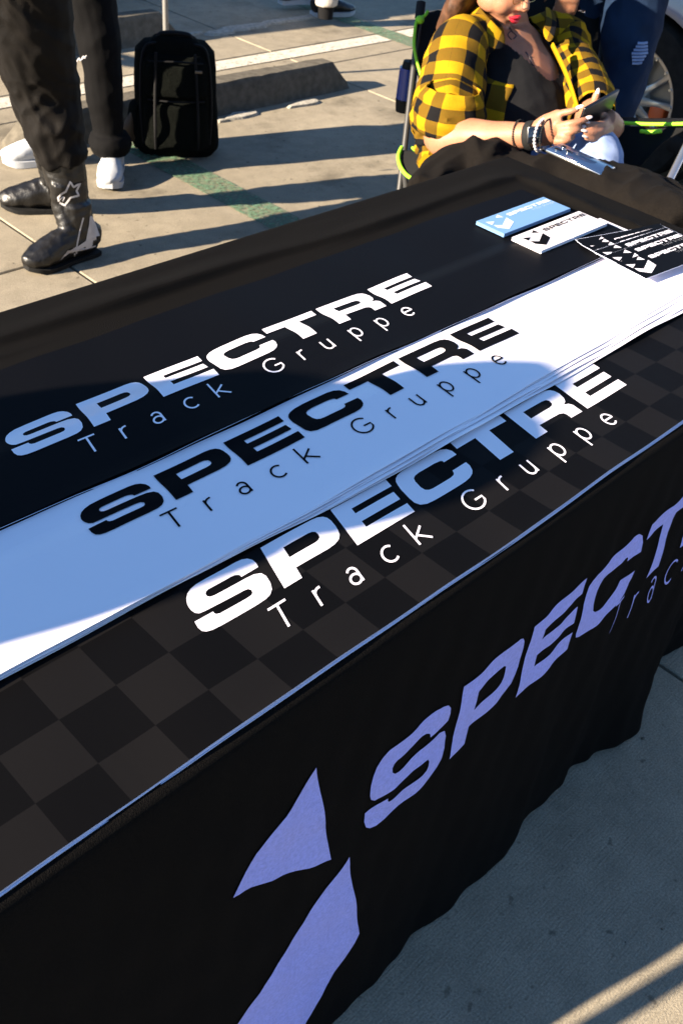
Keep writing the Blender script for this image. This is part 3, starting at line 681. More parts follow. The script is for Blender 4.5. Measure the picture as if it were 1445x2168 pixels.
# ------------------------------------------------------------------ people
def hand(mb, wr, d, side, palm_n, sc=1.0, curl=0.5, spread=0.10, fing=None):
    """hand blobs: wr wrist, d direction of the fingers, side = towards the thumb, palm_n = out of the palm"""
    d = d.normalized(); side = (side - d * side.dot(d)).normalized(); pn = d.cross(side); pn = pn if pn.dot(palm_n) > 0 else -pn
    rot = Matrix((side, d, pn)).transposed()
    mb.loft([wr - d * .02 * sc, wr + d * .03 * sc, wr + d * .085 * sc], [(.026 * sc, .02 * sc), (.036 * sc, .017 * sc), (.040 * sc, .013 * sc)], 12, side, 2)
    tips = []
    for i, (o, L_) in enumerate(((.030, .078), (.010, .088), (-.011, .082), (-.030, .064))):
        b = wr + d * .072 * sc + side * o * sc; p = [b]; a = 0.15 + curl * 0.3; dd = d + side * spread * (1.5 - i) * 0.5
        for j, f in enumerate((0.45, 0.3, 0.25)):
            v = (dd * math.cos(a) + pn * math.sin(a)).normalized(); p.append(p[-1] + v * L_ * f * sc); a += curl * 0.9
        mb.loft([b - d * .02 * sc] + p, [.009 * sc, .0092 * sc, .0085 * sc, .0078 * sc, .0066 * sc], 10, pn, 2); mb.ball(p[-1], .0066 * sc, None, 8, 6); tips.append((p[-1], (p[-1] - p[-2]).normalized(), pn))
    b = wr + d * .02 * sc + side * .028 * sc
    p = [b, b + (side * .7 + d * .6 + pn * .3).normalized() * .04 * sc]; p.append(p[-1] + (side * .25 + d * .9 + pn * .35).normalized() * .030 * sc); p.append(p[-1] + (d + pn * .45).normalized() * .024 * sc)
    mb.loft(p, [.014 * sc, .012 * sc, .0105 * sc, .008 * sc], 10, pn, 2); mb.ball(p[-1], .008 * sc, None, 8, 6); tips.append((p[-1], (p[-1] - p[-2]).normalized(), pn))
    return tips
def head_blobs(mb, c, f, upv, s_=1.0):
    f = f.normalized(); u = (upv - f * upv.dot(f)).normalized(); r = f.cross(u)
    R3 = Matrix((r, f, u)).transposed(); P = lambda x, y, z: c + (r * x + f * y + u * z) * s_
    def b(x, y, z, rx, ry, rz): mb.ball(P(x, y, z), (rx * s_, ry * s_, rz * s_), R3, 20, 14)
    b(0, -.012, .035, .074, .095, .083); b(0, .03, -.02, .060, .062, .078); b(0, .045, -.075, .034, .034, .032)
    b(.03, .045, -.035, .028, .035, .035); b(-.03, .045, -.035, .028, .035, .035)
    b(.045, .005, -.05, .020, .045, .032); b(-.045, .005, -.05, .020, .045, .032)
    b(0, .068, -.098, .020, .016, .014); b(0, .062, .035, .052, .028, .018)
    mb.loft([P(0, .083, .02), P(0, .098, -.005), P(0, .107, -.022)], [.008 * s_, .010 * s_, .012 * s_], 10, r, 3)
    b(.012, .093, -.027, .008, .009, .007); b(-.012, .093, -.027, .008, .009, .007); b(0, .104, -.024, .010, .010, .009)
    b(0, .083, -.053, .023, .012, .007); b(0, .081, -.064, .020, .012, .008)
    for s2 in (1, -1):
        b(.075 * s2, -.005, -.005, .009, .020, .032); b(.034 * s2, .07, .012, .017, .014, .011)
    return R3, P
def face_parts(body, P, R3, s_=1.0, lips=None):
    for s2 in (1, -1):
        MB().ball(P(.033 * s2, .077, .010), .0105 * s_, None, 14, 10).build('eye', M['eye'], body)
    if lips:
        # upper lip with a bow, full lower lip
        up_ = MB(); 
        pts = [P(-.024, .083, -.0575), P(-.014, .093, -.054), P(-.004, .0975, -.0515), P(0, .097, -.0525), P(.004, .0975, -.0515), P(.014, .093, -.054), P(.024, .083, -.0575)]
        up_.loft(pts, [.0012, .0042, .0055, .0048, .0055, .0042, .0012], 10, (0, 0, 1), 4)
        pts = [P(-.022, .083, -.0595), P(-.012, .0925, -.0635), P(0, .096, -.0655), P(.012, .0925, -.0635), P(.022, .083, -.0595)]
        up_.loft(pts, [.0012, .0056, .0068, .0056, .0012], 10, (0, 0, 1), 4)
        up_.build('lips', lips, body)
def hair_cap(body, c, R3, P, mt, long=False, s_=1.0):
    h = MB(); h.ball(P(0, -.022, .045), (.084 * s_, .098 * s_, .088 * s_), R3, 22, 16)
    if long:
        for x in (-.066, -.045, .066, .045, 0.02, -.02):
            h.loft([P(x, -.03, .06), P(x * 1.15, -.055, -.02), P(x * 1.25, -.06, -.11), P(x * 1.3, -.075, -.20)], [.03, .034, .03, .012], 12, (0, 0, 1), 3)
    f = R3.col[1]; u = R3.col[2]
    def cut(p): q = p - c; return q.dot(f) > (0.045 + 0.35 * q.dot(u)) * s_ and q.dot(u) < .085 * s_
    return h.remesh('hair', mt, body, 0.006, 2, wrinkle(0.003, 60, 3, (1, 1, 0.25)), cut)
def shoe(par, heel, toe, kind, ank, name='shoe'):
    d = V((toe.x - heel.x, toe.y - heel.y, 0)); L_ = d.length; d.normalize(); s_ = V((-d.y, d.x, 0)); z = V((0, 0, 1)); g0 = V((heel.x, heel.y, heel.z))
    sec = [(0.0, .030), (.08, .036), (.25, .036), (.45, .038), (.65, .047), (.8, .046), (.92, .036), (1.0, .015)]
    sol = MB(); th = .026 if kind != 'boot' else .016
    for zz in (0,):
        vs = []; n = len(sec)
        for k, (z0, g) in enumerate(((0.002, .97), (th, 1.03))):
            for (t_, w_) in sec: vs.append(g0 + d * t_ * L_ + s_ * w_ * g + z * (z0 + (.012 * max(0, t_ - .8) / .2)))
            for (t_, w_) in reversed(sec): vs.append(g0 + d * t_ * L_ - s_ * w_ * g + z * (z0 + (.012 * max(0, t_ - .8) / .2)))
        N = 2 * n; sol.add(vs, [tuple(reversed(range(N))), tuple(range(N, 2 * N))] + [(i, (i + 1) % N, N + (i + 1) % N, N + i) for i in range(N)])
    up_ = MB()
    hts = [.075, .085, .088, .085, .07, .055, .045, .03] if kind != 'boot' else [.085, .10, .11, .105, .085, .07, .058, .04]
    up_.loft([g0 + d * t_ * L_ + z * (h / 2 + th * .6) for (t_, w_), h in zip(sec, hts)], [(h / 2, w_) for (t_, w_), h in zip(sec, hts)], 16, z, 3)
    up_.loft([g0 + d * .22 * L_ + z * .04, V((ank.x, ank.y, ank.z + .045)).lerp(g0 + d * .24 * L_ + z * (ank.z + .045), .5)], [(.046, .040), (.050, .046)], 14, d, 3)
    if kind == 'boot': return up_, sol, d, s_
    mt = {'white': M['sneaker'], 'black': M['leather']}[kind]; smt = {'white': M['sneaker'], 'black': M['sneaker']}[kind]
    u = up_.remesh(name, mt, par, 0.006, 3, wrinkle(0.0015, 30))
    sol.build('sole', smt, u, auto=30)
    lm = MB()
    for k in range(5):
        q = g0 + d * (.42 + .065 * k) * L_ + z * (hts[3] + th * .6 - .002 - .0065 * k)
        lm.loft([q - s_ * .02 - z * .004, q + z * .004, q + s_ * .02 - z * .004], [.0028] * 3, 6, z, 3)
    lm.build('laces', M['ink_grey'], u)
    return u
def human(label, J, skin, top_mt, leg_mt, shoes, hair_mt, long_hair=False, voxel=0.008, parts=True, pant_amp=0.006, leg_r=None, cuff=False, pant_disp=None, head=True, sleeves=True, grp=None, torso_r=1.0):
    org = V((J['pelvis'].x, J['pelvis'].y, 0)); root = empty('person', org); tag(root, label, 'person', grp)
    side = (J['shR'] - J['shL']).normalized(); b = MB()
    pe, ch, nk, hd = J['pelvis'], J['chest'], J['neck'], J['head']
    b.loft([pe - (ch - pe) * .25, pe, pe.lerp(ch, .5), ch, ch.lerp(nk, .7), nk], [(.12, .10), (.15, .105), (.13, .09), (.155, .10), (.13, .07), (.06, .055)], 18, side, 4)
    b.loft([nk - V((0, 0, .05)), nk, hd - V((0, 0, .06))], [(.07, .06), (.055, .055), (.05, .055)], 14, side, 3)
    for k in 'LR':
        b.loft([nk.lerp(J['sh' + k], .4), J['sh' + k], J['el' + k], J['wr' + k]], [.05, .052, .038, .026], 12, (0, 0, 1), 5)
        d = J.get('hd' + k) or (J['wr' + k] - J['el' + k]).normalized()
        hand(b, J['wr' + k], d, J.get('th' + k) or V((0, 0, 1)).cross(side) * 1.0 + V((0.01, 0, 0)), J.get('pn' + k) or (side if k == 'L' else -side), 1.0, J.get('curl', 0.35))
        b.loft([J['hip' + k] + V((0, 0, .02)), J['hip' + k].lerp(J['kn' + k], .5), J['kn' + k], J['kn' + k].lerp(J['an' + k], .4), J['an' + k]], [.085, .075, .055, .052, .036], 12, side, 4)
    R3, P = head_blobs(b, hd, J['face'], V((0, 0, 1)))
    body = b.remesh('body', skin, root, voxel, 3)
    face_parts(body, P, R3); hair_cap(body, hd, R3, P, hair_mt, long_hair)
    t_ = MB(); f = 1.0 * torso_r
    t_.loft([pe - (ch - pe) * .35, pe, pe.lerp(ch, .5), ch, ch.lerp(nk, .6), nk - V((0, 0, .01))], [(.155 * f, .125 * f), (.17 * f, .13 * f), (.155 * f, .115 * f), (.175 * f, .12 * f), (.15, .09 * f), (.072, .07)], 20, side, 4)
    for k in 'LR':
        e = J['wr' + k] if sleeves else J['el' + k].lerp(J['sh' + k], .25)
        t_.loft([nk.lerp(J['sh' + k], .4), J['sh' + k], J['el' + k], e] if sleeves else [nk.lerp(J['sh' + k], .4), J['sh' + k], e], [.07, .073, .058, .042] if sleeves else [.07, .073, .065], 14, (0, 0, 1), 5)
    t_.remesh('shirt', top_mt, root, 0.010, 3, wrinkle(0.007, 12, 5))
    lr = leg_r or (.112, .10, .08, .075, .062)
    p_ = MB(); p_.loft([pe + (ch - pe) * .12, pe, pe - (ch - pe) * .2], [(.165, .125), (.175, .13), (.15, .12)], 20, side, 3)
    for k in 'LR':
        h_, kn, an = J['hip' + k], J['kn' + k], J['an' + k]
        p_.loft([h_ + V((0, 0, .03)), h_.lerp(kn, .5), kn, kn.lerp(an, .45), an + V((0, 0, .012))], [lr[0], lr[1], lr[2], lr[3], lr[4]], 16, side, 6)
        if cuff:
            q = an - (kn - an).normalized() * .008
            p_.loft([q + (kn - an).normalized() * .03, q, q - (kn - an).normalized() * .035], [.066, .078, .066], 16, side, 3)
    p_.remesh('pants', leg_mt, root, 0.007, 2, pant_disp or wrinkle(pant_amp, 13, 2))
    for k in 'LR':
        if shoes: MB().loft([J['an' + k] - V((0, 0, .06)), J['an' + k], J['an' + k] + (J['kn' + k] - J['an' + k]).normalized() * .12], [.043, .044, .052], 14, side, 3).build('sock', M['black_knit'], root)
        if shoes: shoe(root, J['heel' + k], J['toe' + k], shoes, J['an' + k])
    return root, body
def std_arms(J, bend=0.20, out=0.04):
    side = (J['shR'] - J['shL']).normalized(); fw = V((0, 0, 1)).cross(side)
    if fw.dot(J['face']) < 0: fw = -fw
    for k, s_ in (('L', -1), ('R', 1)):
        J['el' + k] = J['sh' + k] + side * s_ * out - V((0, 0, .29)) - fw * .02
        J['wr' + k] = J['el' + k] + V((0, 0, .06)) + fw * bend - side * s_ * .10
    return J
def stand(J, H, facing, lean=V((0, 0, 0))):
    """fill the upper body above the given legs"""
    facing = facing.normalized(); side = facing.cross(V((0, 0, 1)))
    pe = (J['hipL'] + J['hipR']) / 2 + V((0, 0, .04)); J['pelvis'] = pe
    J['chest'] = pe + V((0, 0, .30)) + lean * .5; J['neck'] = pe + V((0, 0, .50)) + lean; J['head'] = pe + V((0, 0, .66)) + lean * 1.3 + facing * .02
    J['shR'] = J['neck'] + side * .185 - V((0, 0, .05)); J['shL'] = J['neck'] - side * .185 - V((0, 0, .05)); J['face'] = facing
    return std_arms(J)

# --- the rider in black boots
J = {}
J['anR'] = uh(160, 455, .13); J['knR'] = uh(92, 170, .52); J['hipR'] = V((1.04, 1.98, .90))
J['heelR'] = V((1.24, 2.045, 0)); J['toeR'] = V((0.985, 2.035, 0))
J['anL'] = V((1.31, 2.33, .13)); J['knL'] = V((1.22, 2.29, .52)); J['hipL'] = V((1.10, 2.16, .90)); J['heelL'] = V((1.38, 2.33, 0)); J['toeL'] = V((1.165, 2.49, 0))
an_save = (J['anR'].copy(), J['anL'].copy())
Jp = dict(J); 
stand(J, 1.75, V((-0.9, 0.25, 0)))
q = dict(J); q['anR'] = J['knR'].lerp(J['anR'], .62); q['anL'] = J['knL'].lerp(J['anL'], .62)
def rider_disp(p):
    u_ = p.z + (p.x - p.y) * 0.8; w_ = p.z * 0.5 - (p.x - p.y)
    a = noise.noise(V((u_ * 15, w_ * 6, 3))); b_ = noise.noise(V((u_ * 9 - 4, w_ * 17, 8))); c_ = noise.noise(V((p.x * 34, p.y * 34, p.z * 40)))
    k = 1.15 if p.z < 0.55 else 0.75
    return k * (0.009 * (0.45 - 2.0 * min(0.5, abs(a))) + 0.006 * (0.5 - 2.0 * min(0.5, abs(b_))) + 0.0015 * c_)
rider, rbody = human('person in baggy black riding pants and tall black racing boots', q, M['skin'], M['leather'], M['rider_pants'], None, M['hair_dark'], leg_r=(.115, .108, .098, .088, .072), pant_disp=rider_disp)
from mathutils.bvhtree import BVHTree
def boot(an, kn, heel, toe, label, white=True):
    par = rider; up_, sol, d, s_ = shoe(None, heel, toe, 'boot', an)
    top = an.lerp(kn, .48)
    up_.loft([V((heel.x, heel.y, .05)).lerp(V((toe.x, toe.y, .05)), .22), an - V((0, 0, .03)), an.lerp(kn, .18), an.lerp(kn, .34), top], [(.045, .042), (.048, .044), (.055, .052), (.062, .060), (.066, .064)], 18, d, 4)
    L_ = (toe - heel).length
    up_.loft([an.lerp(kn, .30) + d * .035 + s_ * .02, an.lerp(kn, .12) + d * .042, heel.lerp(toe, .38) + V((0, 0, .10)), heel.lerp(toe, .55) + V((0, 0, .075))], [.03, .026, .03, .028], 12, s_, 4)
    b_ = up_.remesh('boot', M['leather'], par, 0.005, 2, wrinkle(0.0035, 22, 9, (1, 1, 1.8)))
    sol.build('sole', M['rubber'], b_, auto=30)
    # toe slider seam and ankle bands
    for t_ in (.10, .30):
        c = an.lerp(kn, t_); MB().loft([c + (d * math.cos(a) + s_ * math.sin(a)) * (.052 + .02 * t_) for a in [2 * math.pi * i / 18 for i in range(19)]], [.0028] * 19, 6, (0, 0, 1), 1).build('seam', M['bag_trim'], b_)
    bm = bmesh.new(); bm.from_mesh(b_.data); bv = BVHTree.FromBMesh(bm); bm.free()
    return b_, bv
near_boot, bv = boot(an_save[0], Jp['knR'], Jp['heelR'], Jp['toeR'], 'near')
boot(an_save[1], Jp['knL'], Jp['heelL'], Jp['toeL'], 'far')
def on_boot(px, py, off=0.0015):
    r = (up(px, py, 1.0) - CAM).normalized(); h = bv.ray_cast(CAM, r)
    if h[0] is None:
        c_ = bv.find_nearest(CAM + r * ((near_boot.data.vertices[0].co - CAM).dot(r)))[0]; return c_ - r * off
    return h[0] - r * off
def ribbon(name, mt, pxs, w_px, par, off=0.0015, closed=False):
    P = []
    for i in range(len(pxs) - 1):
        for k in range(4): t_ = k / 4; P.append((pxs[i][0] * (1 - t_) + pxs[i + 1][0] * t_, pxs[i][1] * (1 - t_) + pxs[i + 1][1] * t_))
    P.append(pxs[-1]); m_ = MB(); vs = []
    for i, p in enumerate(P):
        a = P[max(i - 1, 0)]; b_ = P[min(i + 1, len(P) - 1)]; dx, dy = b_[0] - a[0], b_[1] - a[1]; l = math.hypot(dx, dy) or 1
        vs += [on_boot(p[0] - dy / l * w_px, p[1] + dx / l * w_px, off), on_boot(p[0] + dy / l * w_px, p[1] - dx / l * w_px, off)]
    m_.add(vs, [(2 * i, 2 * i + 1, 2 * i + 3, 2 * i + 2) for i in range(len(P) - 1)]); return m_.build(name, mt, par, smooth=False)
kx = 0.346
def c2(L_): return [(x * kx, 250 + y * kx) for x, y in L_]
ribbon('logo_print', M['boot_white'], c2([(362, 512), (356, 488), (378, 465), (404, 450), (432, 390), (452, 424), (494, 396), (470, 446), (484, 474), (432, 488), (398, 534), (366, 518)]), 2.0, near_boot)
ribbon('logo_print', M['boot_white'], c2([(368, 500), (384, 484), (396, 486), (384, 510)]), 1.3, near_boot)
ribbon('lettering_strip', M['boot_white'], c2([(512, 610), (490, 690), (474, 770), (466, 850)]), 1.5, near_boot)
# white heel counter and sole flank of the near boot
def fill_patch(name, mt, left, right, par, off=0.003):
    vs = []; n = 9
    for (a, b_) in zip(left, right):
        for k in range(n): t_ = k / (n - 1); vs.append(on_boot(a[0] + (b_[0] - a[0]) * t_, a[1] + (b_[1] - a[1]) * t_, off))
    MB().add(vs, [(i * n + k, i * n + k + 1, (i + 1) * n + k + 1, (i + 1) * n + k) for i in range(len(left) - 1) for k in range(n - 1)]).build(name, mt, par)
fill_patch('heel_guard', M['boot_white'], c2([(552, 600), (545, 660), (530, 740), (505, 810), (470, 870), (430, 905), (412, 935)]), c2([(566, 600), (592, 660), (612, 720), (615, 780), (590, 835), (500, 885), (425, 940)]), near_boot)

# --- the second standing person, white sneakers
J = {}
J['anR'] = V((1.645, 2.548, .13)); J['knR'] = V((1.625, 2.55, .50)); J['hipR'] = V((1.585, 2.60, .90))
J['heelR'] = V((1.70, 2.60, 0)); J['toeR'] = V((1.545, 2.42, 0))
J['anL'] = V((1.513, 2.755, .13)); J['knL'] = V((1.49, 2.76, .50)); J['hipL'] = V((1.50, 2.75, .90)); J['heelL'] = V((1.56, 2.73, 0)); J['toeL'] = V((1.365, 2.83, 0))
stand(J, 1.75, V((-0.7, -0.6, 0)))
pB, _ = human('person in tapered black sweatpants and white sneakers, behind the rider', J, M['skin'], M['black_knit'], M['black_pants'], 'white', M['hair_dark'], leg_r=(.11, .088, .072, .065, .050), cuff=True)
sc_ = MB()
for i, (a, b_) in enumerate((((163, 131), (168, 123)), ((168, 123), (171, 129)), ((171, 129), (177, 119)), ((177, 119), (181, 124)), ((172, 128), (184, 118)))):
    q1 = up(a[0], a[1], 3.095); q2 = up(b_[0], b_[1], 3.095); sc_.loft([q1, q2], [.0022, .0022], 6)
sc_.build('knee_print', M['boot_white'], pB)

# --- someone walking past at the top of the frame
J = {}
a0 = uh(690, 14, .10); J['anR'] = a0; J['knR'] = a0 + V((-.02, -.02, .42)); J['hipR'] = a0 + V((-.08, .02, .82)); J['heelR'] = V((3.98, 3.93, 0)); J['toeR'] = V((4.245, 3.85, 0))
J['heelL'] = V((3.90, 4.12, 0.03)); J['toeL'] = V((4.16, 4.06, 0)); J['anL'] = V((3.93, 4.11, .12)); J['knL'] = V((4.0, 4.08, .50)); J['hipL'] = a0 + V((-.10, .20, .82))
stand(J, 1.7, V((1, -.25, 0)))
human('person walking away in light pants and black shoes with white soles, feet only in view', J, M['skin'], M['black_knit'], M['light_pants'], 'black', M['hair_dark'], leg_r=(.105, .09, .072, .066, .062))

# --- the standing person in ripped blue jeans behind the chair
J = {}
J['hipL'] = up(1352, -70, 3.10); J['knL'] = up(1322, 160, 3.20); J['anL'] = V((2.55, 1.14, .10)); J['heelL'] = V((2.61, 1.21, 0)); J['toeL'] = V((2.43, 1.01, 0))
J['hipR'] = up(1262, -70, 3.22); J['knR'] = up(1258, 150, 3.36); J['anR'] = V((2.78, 1.33, .10)); J['heelR'] = V((2.84, 1.40, 0)); J['toeR'] = V((2.66, 1.20, 0))
stand(J, 1.75, V((-0.72, -0.6, 0)))
hdp = up(1222, -8, 3.0)
J['wrR'] = up(1215, -62, 3.02); J['elR'] = J['wrR'] + V((.05, .04, .25)); J['shR'] = J['elR'] + V((.06, .02, .27)); J['hdR'] = V((-.04, -.03, -1)); J['thR'] = V((.7, -.7, 0)) * -1; J['pnR'] = V((.6, .6, 0))
man, mb_ = human('person standing behind the chair in dark blue ripped jeans, a ringed hand hanging', J, M['skin'], M['black_knit'], M['jeans'], 'white', M['hair_dark'], leg_r=(.110, .096, .074, .064, .060), pant_amp=0.007)
rp = up(1231, 24, 2.985); MB().loft([rp + V((.010 * math.cos(a) * .7, .010 * math.cos(a) * -.7, 0)) + V((-.010 * math.sin(a) * .7, -.010 * math.sin(a) * .7, 0)) for a in [2 * math.pi * i / 14 for i in range(15)]], [.0018] * 15, 6).build('ring', M['steel'], man)
rip = MB()
c = up(1352, 113, 3.09)
for k in range(7):
    y = (k - 3) * .010; rip.loft([c - CR * (.024 - abs(y) * .35) + V((0, 0, y)), c + CR * .004 + V((0, 0, y - .003)) - CF * .006, c + CR * (.026 - abs(y) * .35) + V((0, 0, y + .002))], [.0042] * 3, 6, (0, 0, 1), 2)
rip.build('knee_rip', M['light_denim'], man)

# --- off to the left: somebody leaning over the table end, whose shadow lies across the banners
def shadow_person():
    d = V((0.961, -0.276, 0)); cot = 1 / math.tan(math.radians(SUN_EL)); n_ = V((0.276, 0.961, 0))
    al, pc_ = 0.615, 0.275; H = 1.47                      # the top of the bent back falls at this spot of the table
    base = d * (al - (H - .74) * cot) + n_ * pc_
    J = {}; P = lambda a, p, h: base + d * a + n_ * p + V((0, 0, h))
    for k, s_ in (('L', 1), ('R', -1)):
        J['hip' + k] = P(.09 * s_, .11, .90); J['kn' + k] = P(.10 * s_, .06, .50); J['an' + k] = P(.11 * s_, .12, .10)
        J['heel' + k] = P(.11 * s_, .16, 0); J['toe' + k] = P(.11 * s_, -.09, 0)
    J['pelvis'] = P(0, -.01, .95); J['chest'] = P(0, -.01, 1.22); J['neck'] = P(0, .0, 1.385); J['head'] = P(0, -.075, 1.32); J['face'] = (n_ * -1 + V((0, 0, -1.6))).normalized()
    for k, s_ in (('L', 1), ('R', -1)):
        J['sh' + k] = P(.18 * s_, -.02, 1.345); J['el' + k] = P(.20 * s_, -.09, 1.12); J['wr' + k] = P(.06 * s_, -.14, 1.0)
    return human('person bending over beside the left end of the table', J, M['skin'], M['black_knit'], M['jeans'], 'white', M['hair_dark'], torso_r=1.68)
shadow_person()

# ------------------------------------------------------------------ the seated woman
RI = V((0.71, -0.704, 0)); TC = V((-0.704, -0.71, 0)); Z = V((0, 0, 1))
pel = up(1090, 345, 2.98)
FRT = (V((0.71, -0.704, 0)) * .68 + V((-0.704, -0.71, 0)) * .73).normalized()
wo = empty('person', (pel.x, pel.y, 0)); tag(wo, 'seated woman in open yellow and black plaid shirt and black top, holding a phone', 'person')
shR, shL = up(970, 112, 2.74), up(1190, 96, 3.02)
nkw = up(1084, 66, 2.96); chs = up(1090, 170, 2.88); bel = up(1095, 270, 2.88)
elR, wrR = up(932, 291, 2.66), up(1128, 287, 2.47)
elL, wrL = up(1238, 235, 2.84), up(1300, 272, 2.56)
face = (RI * .64 + TC * .66 - Z * .34).normalized(); hc = up(1066, -44, 2.76)
b = MB(); side = (shL - shR).normalized()
b.loft([pel - Z * .04, pel, bel, chs, nkw.lerp(chs, .35), nkw], [(.16, .13), (.18, .15), (.165, .125), (.165, .105), (.145, .075), (.060, .055)], 20, side, 5)
b.loft([nkw - Z * .06, nkw + Z * .0, hc - Z * .045], [(.07, .062), (.054, .054), (.050, .055)], 16, side, 4)
for s_ in (-1, 1): b.ball(chs + side * .068 * s_ + FRT * .085 + Z * (-.035), (.078, .078, .075))
for (s0, e0, w0) in ((shR, elR, wrR), (shL, elL, wrL)):
    b.loft([nkw.lerp(s0, .45) - Z * .02, s0, s0.lerp(e0, .5), e0, e0.lerp(w0, .3), e0.lerp(w0, .65), w0], [.05, .058, .052, .047, .048, .037, (.031, .026)], 18, (0, 0, 1), 5)
# right hand holding the phone: explicit finger joints
KN = up(1192, 262, 2.44)
b.loft([wrR, wrR.lerp(KN, .5), KN], [(.030, .024), (.040, .022), (.040, .019)], 14, (0, 0, 1), 4)
def finger(pts, r0=.0105, r1=.0072):
    n = len(pts); b.loft(pts, [r0 + (r1 - r0) * i / (n - 1) for i in range(n)], 12, (0, 0, 1), 5); b.ball(pts[-1], r1, None, 10, 8)
FR = [[up(1165, 252, 2.44), up(1188, 240, 2.42), up(1207, 236, 2.405), up(1221, 231, 2.40)],            # index along the top edge
      [up(1178, 268, 2.43), up(1205, 262, 2.405), up(1225, 257, 2.40), up(1240, 253, 2.405)],
      [up(1180, 283, 2.43), up(1203, 280, 2.41), up(1218, 277, 2.41), up(1230, 272, 2.42)],
      [up(1172, 298, 2.43), up(1190, 299, 2.42), up(1203, 296, 2.42), up(1212, 290, 2.43)]]
for f_ in FR: finger(f_)
# left hand from the right side, thumb up, fingers wrapped under the phone
KL = up(1283, 262, 2.50)
b.loft([wrL, wrL.lerp(KL, .5), KL], [(.028, .023), (.036, .022), (.036, .019)], 14, (0, 0, 1), 4)
FL = [[up(1285, 250, 2.50), up(1276, 262, 2.455), up(1258, 264, 2.43), up(1243, 262, 2.42)], [up(1290, 262, 2.50), up(1276, 277, 2.455), up(1256, 281, 2.43), up(1238, 280, 2.42)],
      [up(1290, 275, 2.50), up(1272, 290, 2.46), up(1255, 293, 2.44), up(1240, 292, 2.43)]]
for f_ in FL: finger(f_)
TH = [up(1278, 250, 2.50), up(1262, 232, 2.475), up(1258, 215, 2.455), up(1262, 200, 2.445)]
finger(TH, .013, .0095)
for (hp, kn, an) in ((pel + side * -.09, up(1035, 440, 2.45), V((1.58, .98, .10))), (pel + side * .09, up(1262, 338, 2.50), V((1.72, .66, .10)))):
    b.loft([hp, hp.lerp(kn, .5), kn, kn.lerp(an, .4), an], [.095, .085, .062, .058, .038], 14, (0, 0, 1), 5)
    b.loft([an, an + (TC * .8 + RI * .3) * .15 - Z * .06], [.035, .026], 10, (0, 0, 1), 3)
R3, P = head_blobs(b, hc, face, Z)
wbody = b.remesh('body', M['skin'], wo, 0.0042, 3)
face_parts(wbody, P, R3, 1.0, M['lips'])
hair_cap(wbody, hc, R3, P, M['hair_brown'], True)
m_ = MB(); e0 = up(1030, 4, 2.80)
m_.loft([e0 + RI * .014 * math.cos(a) + Z * (.016 * math.sin(a) - .004) for a in [2 * math.pi * i / 20 for i in range(21)]], [.0011] * 21, 6).build('hoop_earring', M['gold'], wbody)
gl = MB()
for s2 in (1, -1):
    c_ = P(.034 * s2, .092, .008); r_, u_ = R3.col[0], R3.col[2]
    gl.loft([c_ + r_ * .025 * math.cos(a) + u_ * .021 * math.sin(a) for a in [2 * math.pi * i / 22 for i in range(23)]], [.0011] * 23, 6)
    gl.loft([P(.058 * s2, .088, .012), P(.078 * s2, .02, .012)], [.0012, .0012], 6)
gl.loft([P(-.010, .098, .012), P(.010, .098, .012)], [.0012, .0012], 6); gl.build('eyeglasses', M['gold'], wbody)
# nails
nl = []
for pts in FR[:3] + FL + [TH]:
    d_ = (pts[-1] - pts[-2]).normalized(); n_ = (Z * .7 - CF * .8).normalized(); n_ = (n_ - d_ * n_.dot(d_)).normalized(); s_ = d_.cross(n_)
    MB().ball(pts[-1] + n_ * .0052 + d_ * .006, (.0054, .0105, .0022), Matrix((s_, d_, n_)).transposed(), 12, 8).build('fingernail', M['nail'], wbody)
# tattoo marks on the breastbone
tb = bmesh.new(); tb.from_mesh(wbody.data); tbv = BVHTree.FromBMesh(tb); tb.free()
def on_body(px, py, off=.0012):
    r = (up(px, py, 1.0) - CAM).normalized(); h = tbv.ray_cast(CAM, r); return (h[0] - r * off) if h[0] else up(px, py, 2.8)
for k, pl_ in enumerate(([(1078, 58), (1084, 68), (1092, 76), (1086, 82)], [(1112, 110), (1120, 122), (1126, 136), (1130, 140)], [(1116, 118), (1124, 120)], [(1080, 66), (1074, 74), (1082, 84)])):
    MB().loft([on_body(*q_) for q_ in pl_], [.0020] * len(pl_), 6, (0, 0, 1), 3).build('tattoo', M['ink_tattoo'], wbody)
# black scoop-neck top
tp = MB()
tp.loft([pel - Z * .05, pel, bel, chs, nkw.lerp(chs, .35), nkw], [(.175, .145), (.195, .165), (.18, .142), (.173, .116), (.152, .083), (.068, .063)], 22, side, 5)
for s_ in (-1, 1): tp.ball(chs + side * .068 * s_ + FRT * .088 + Z * (-.035), (.086, .086, .083))
def neckcut(p):
    q_ = p - chs; x = q_.dot(side); h = q_.z
    return h > .038 + 2.2 * max(0, abs(x - .01) - .02) ** 1.35 if abs(x) < .12 else h > .13
tp.remesh('black_top', M['black_knit'], wo, 0.006, 3, wrinkle(.004, 16, 2), neckcut)
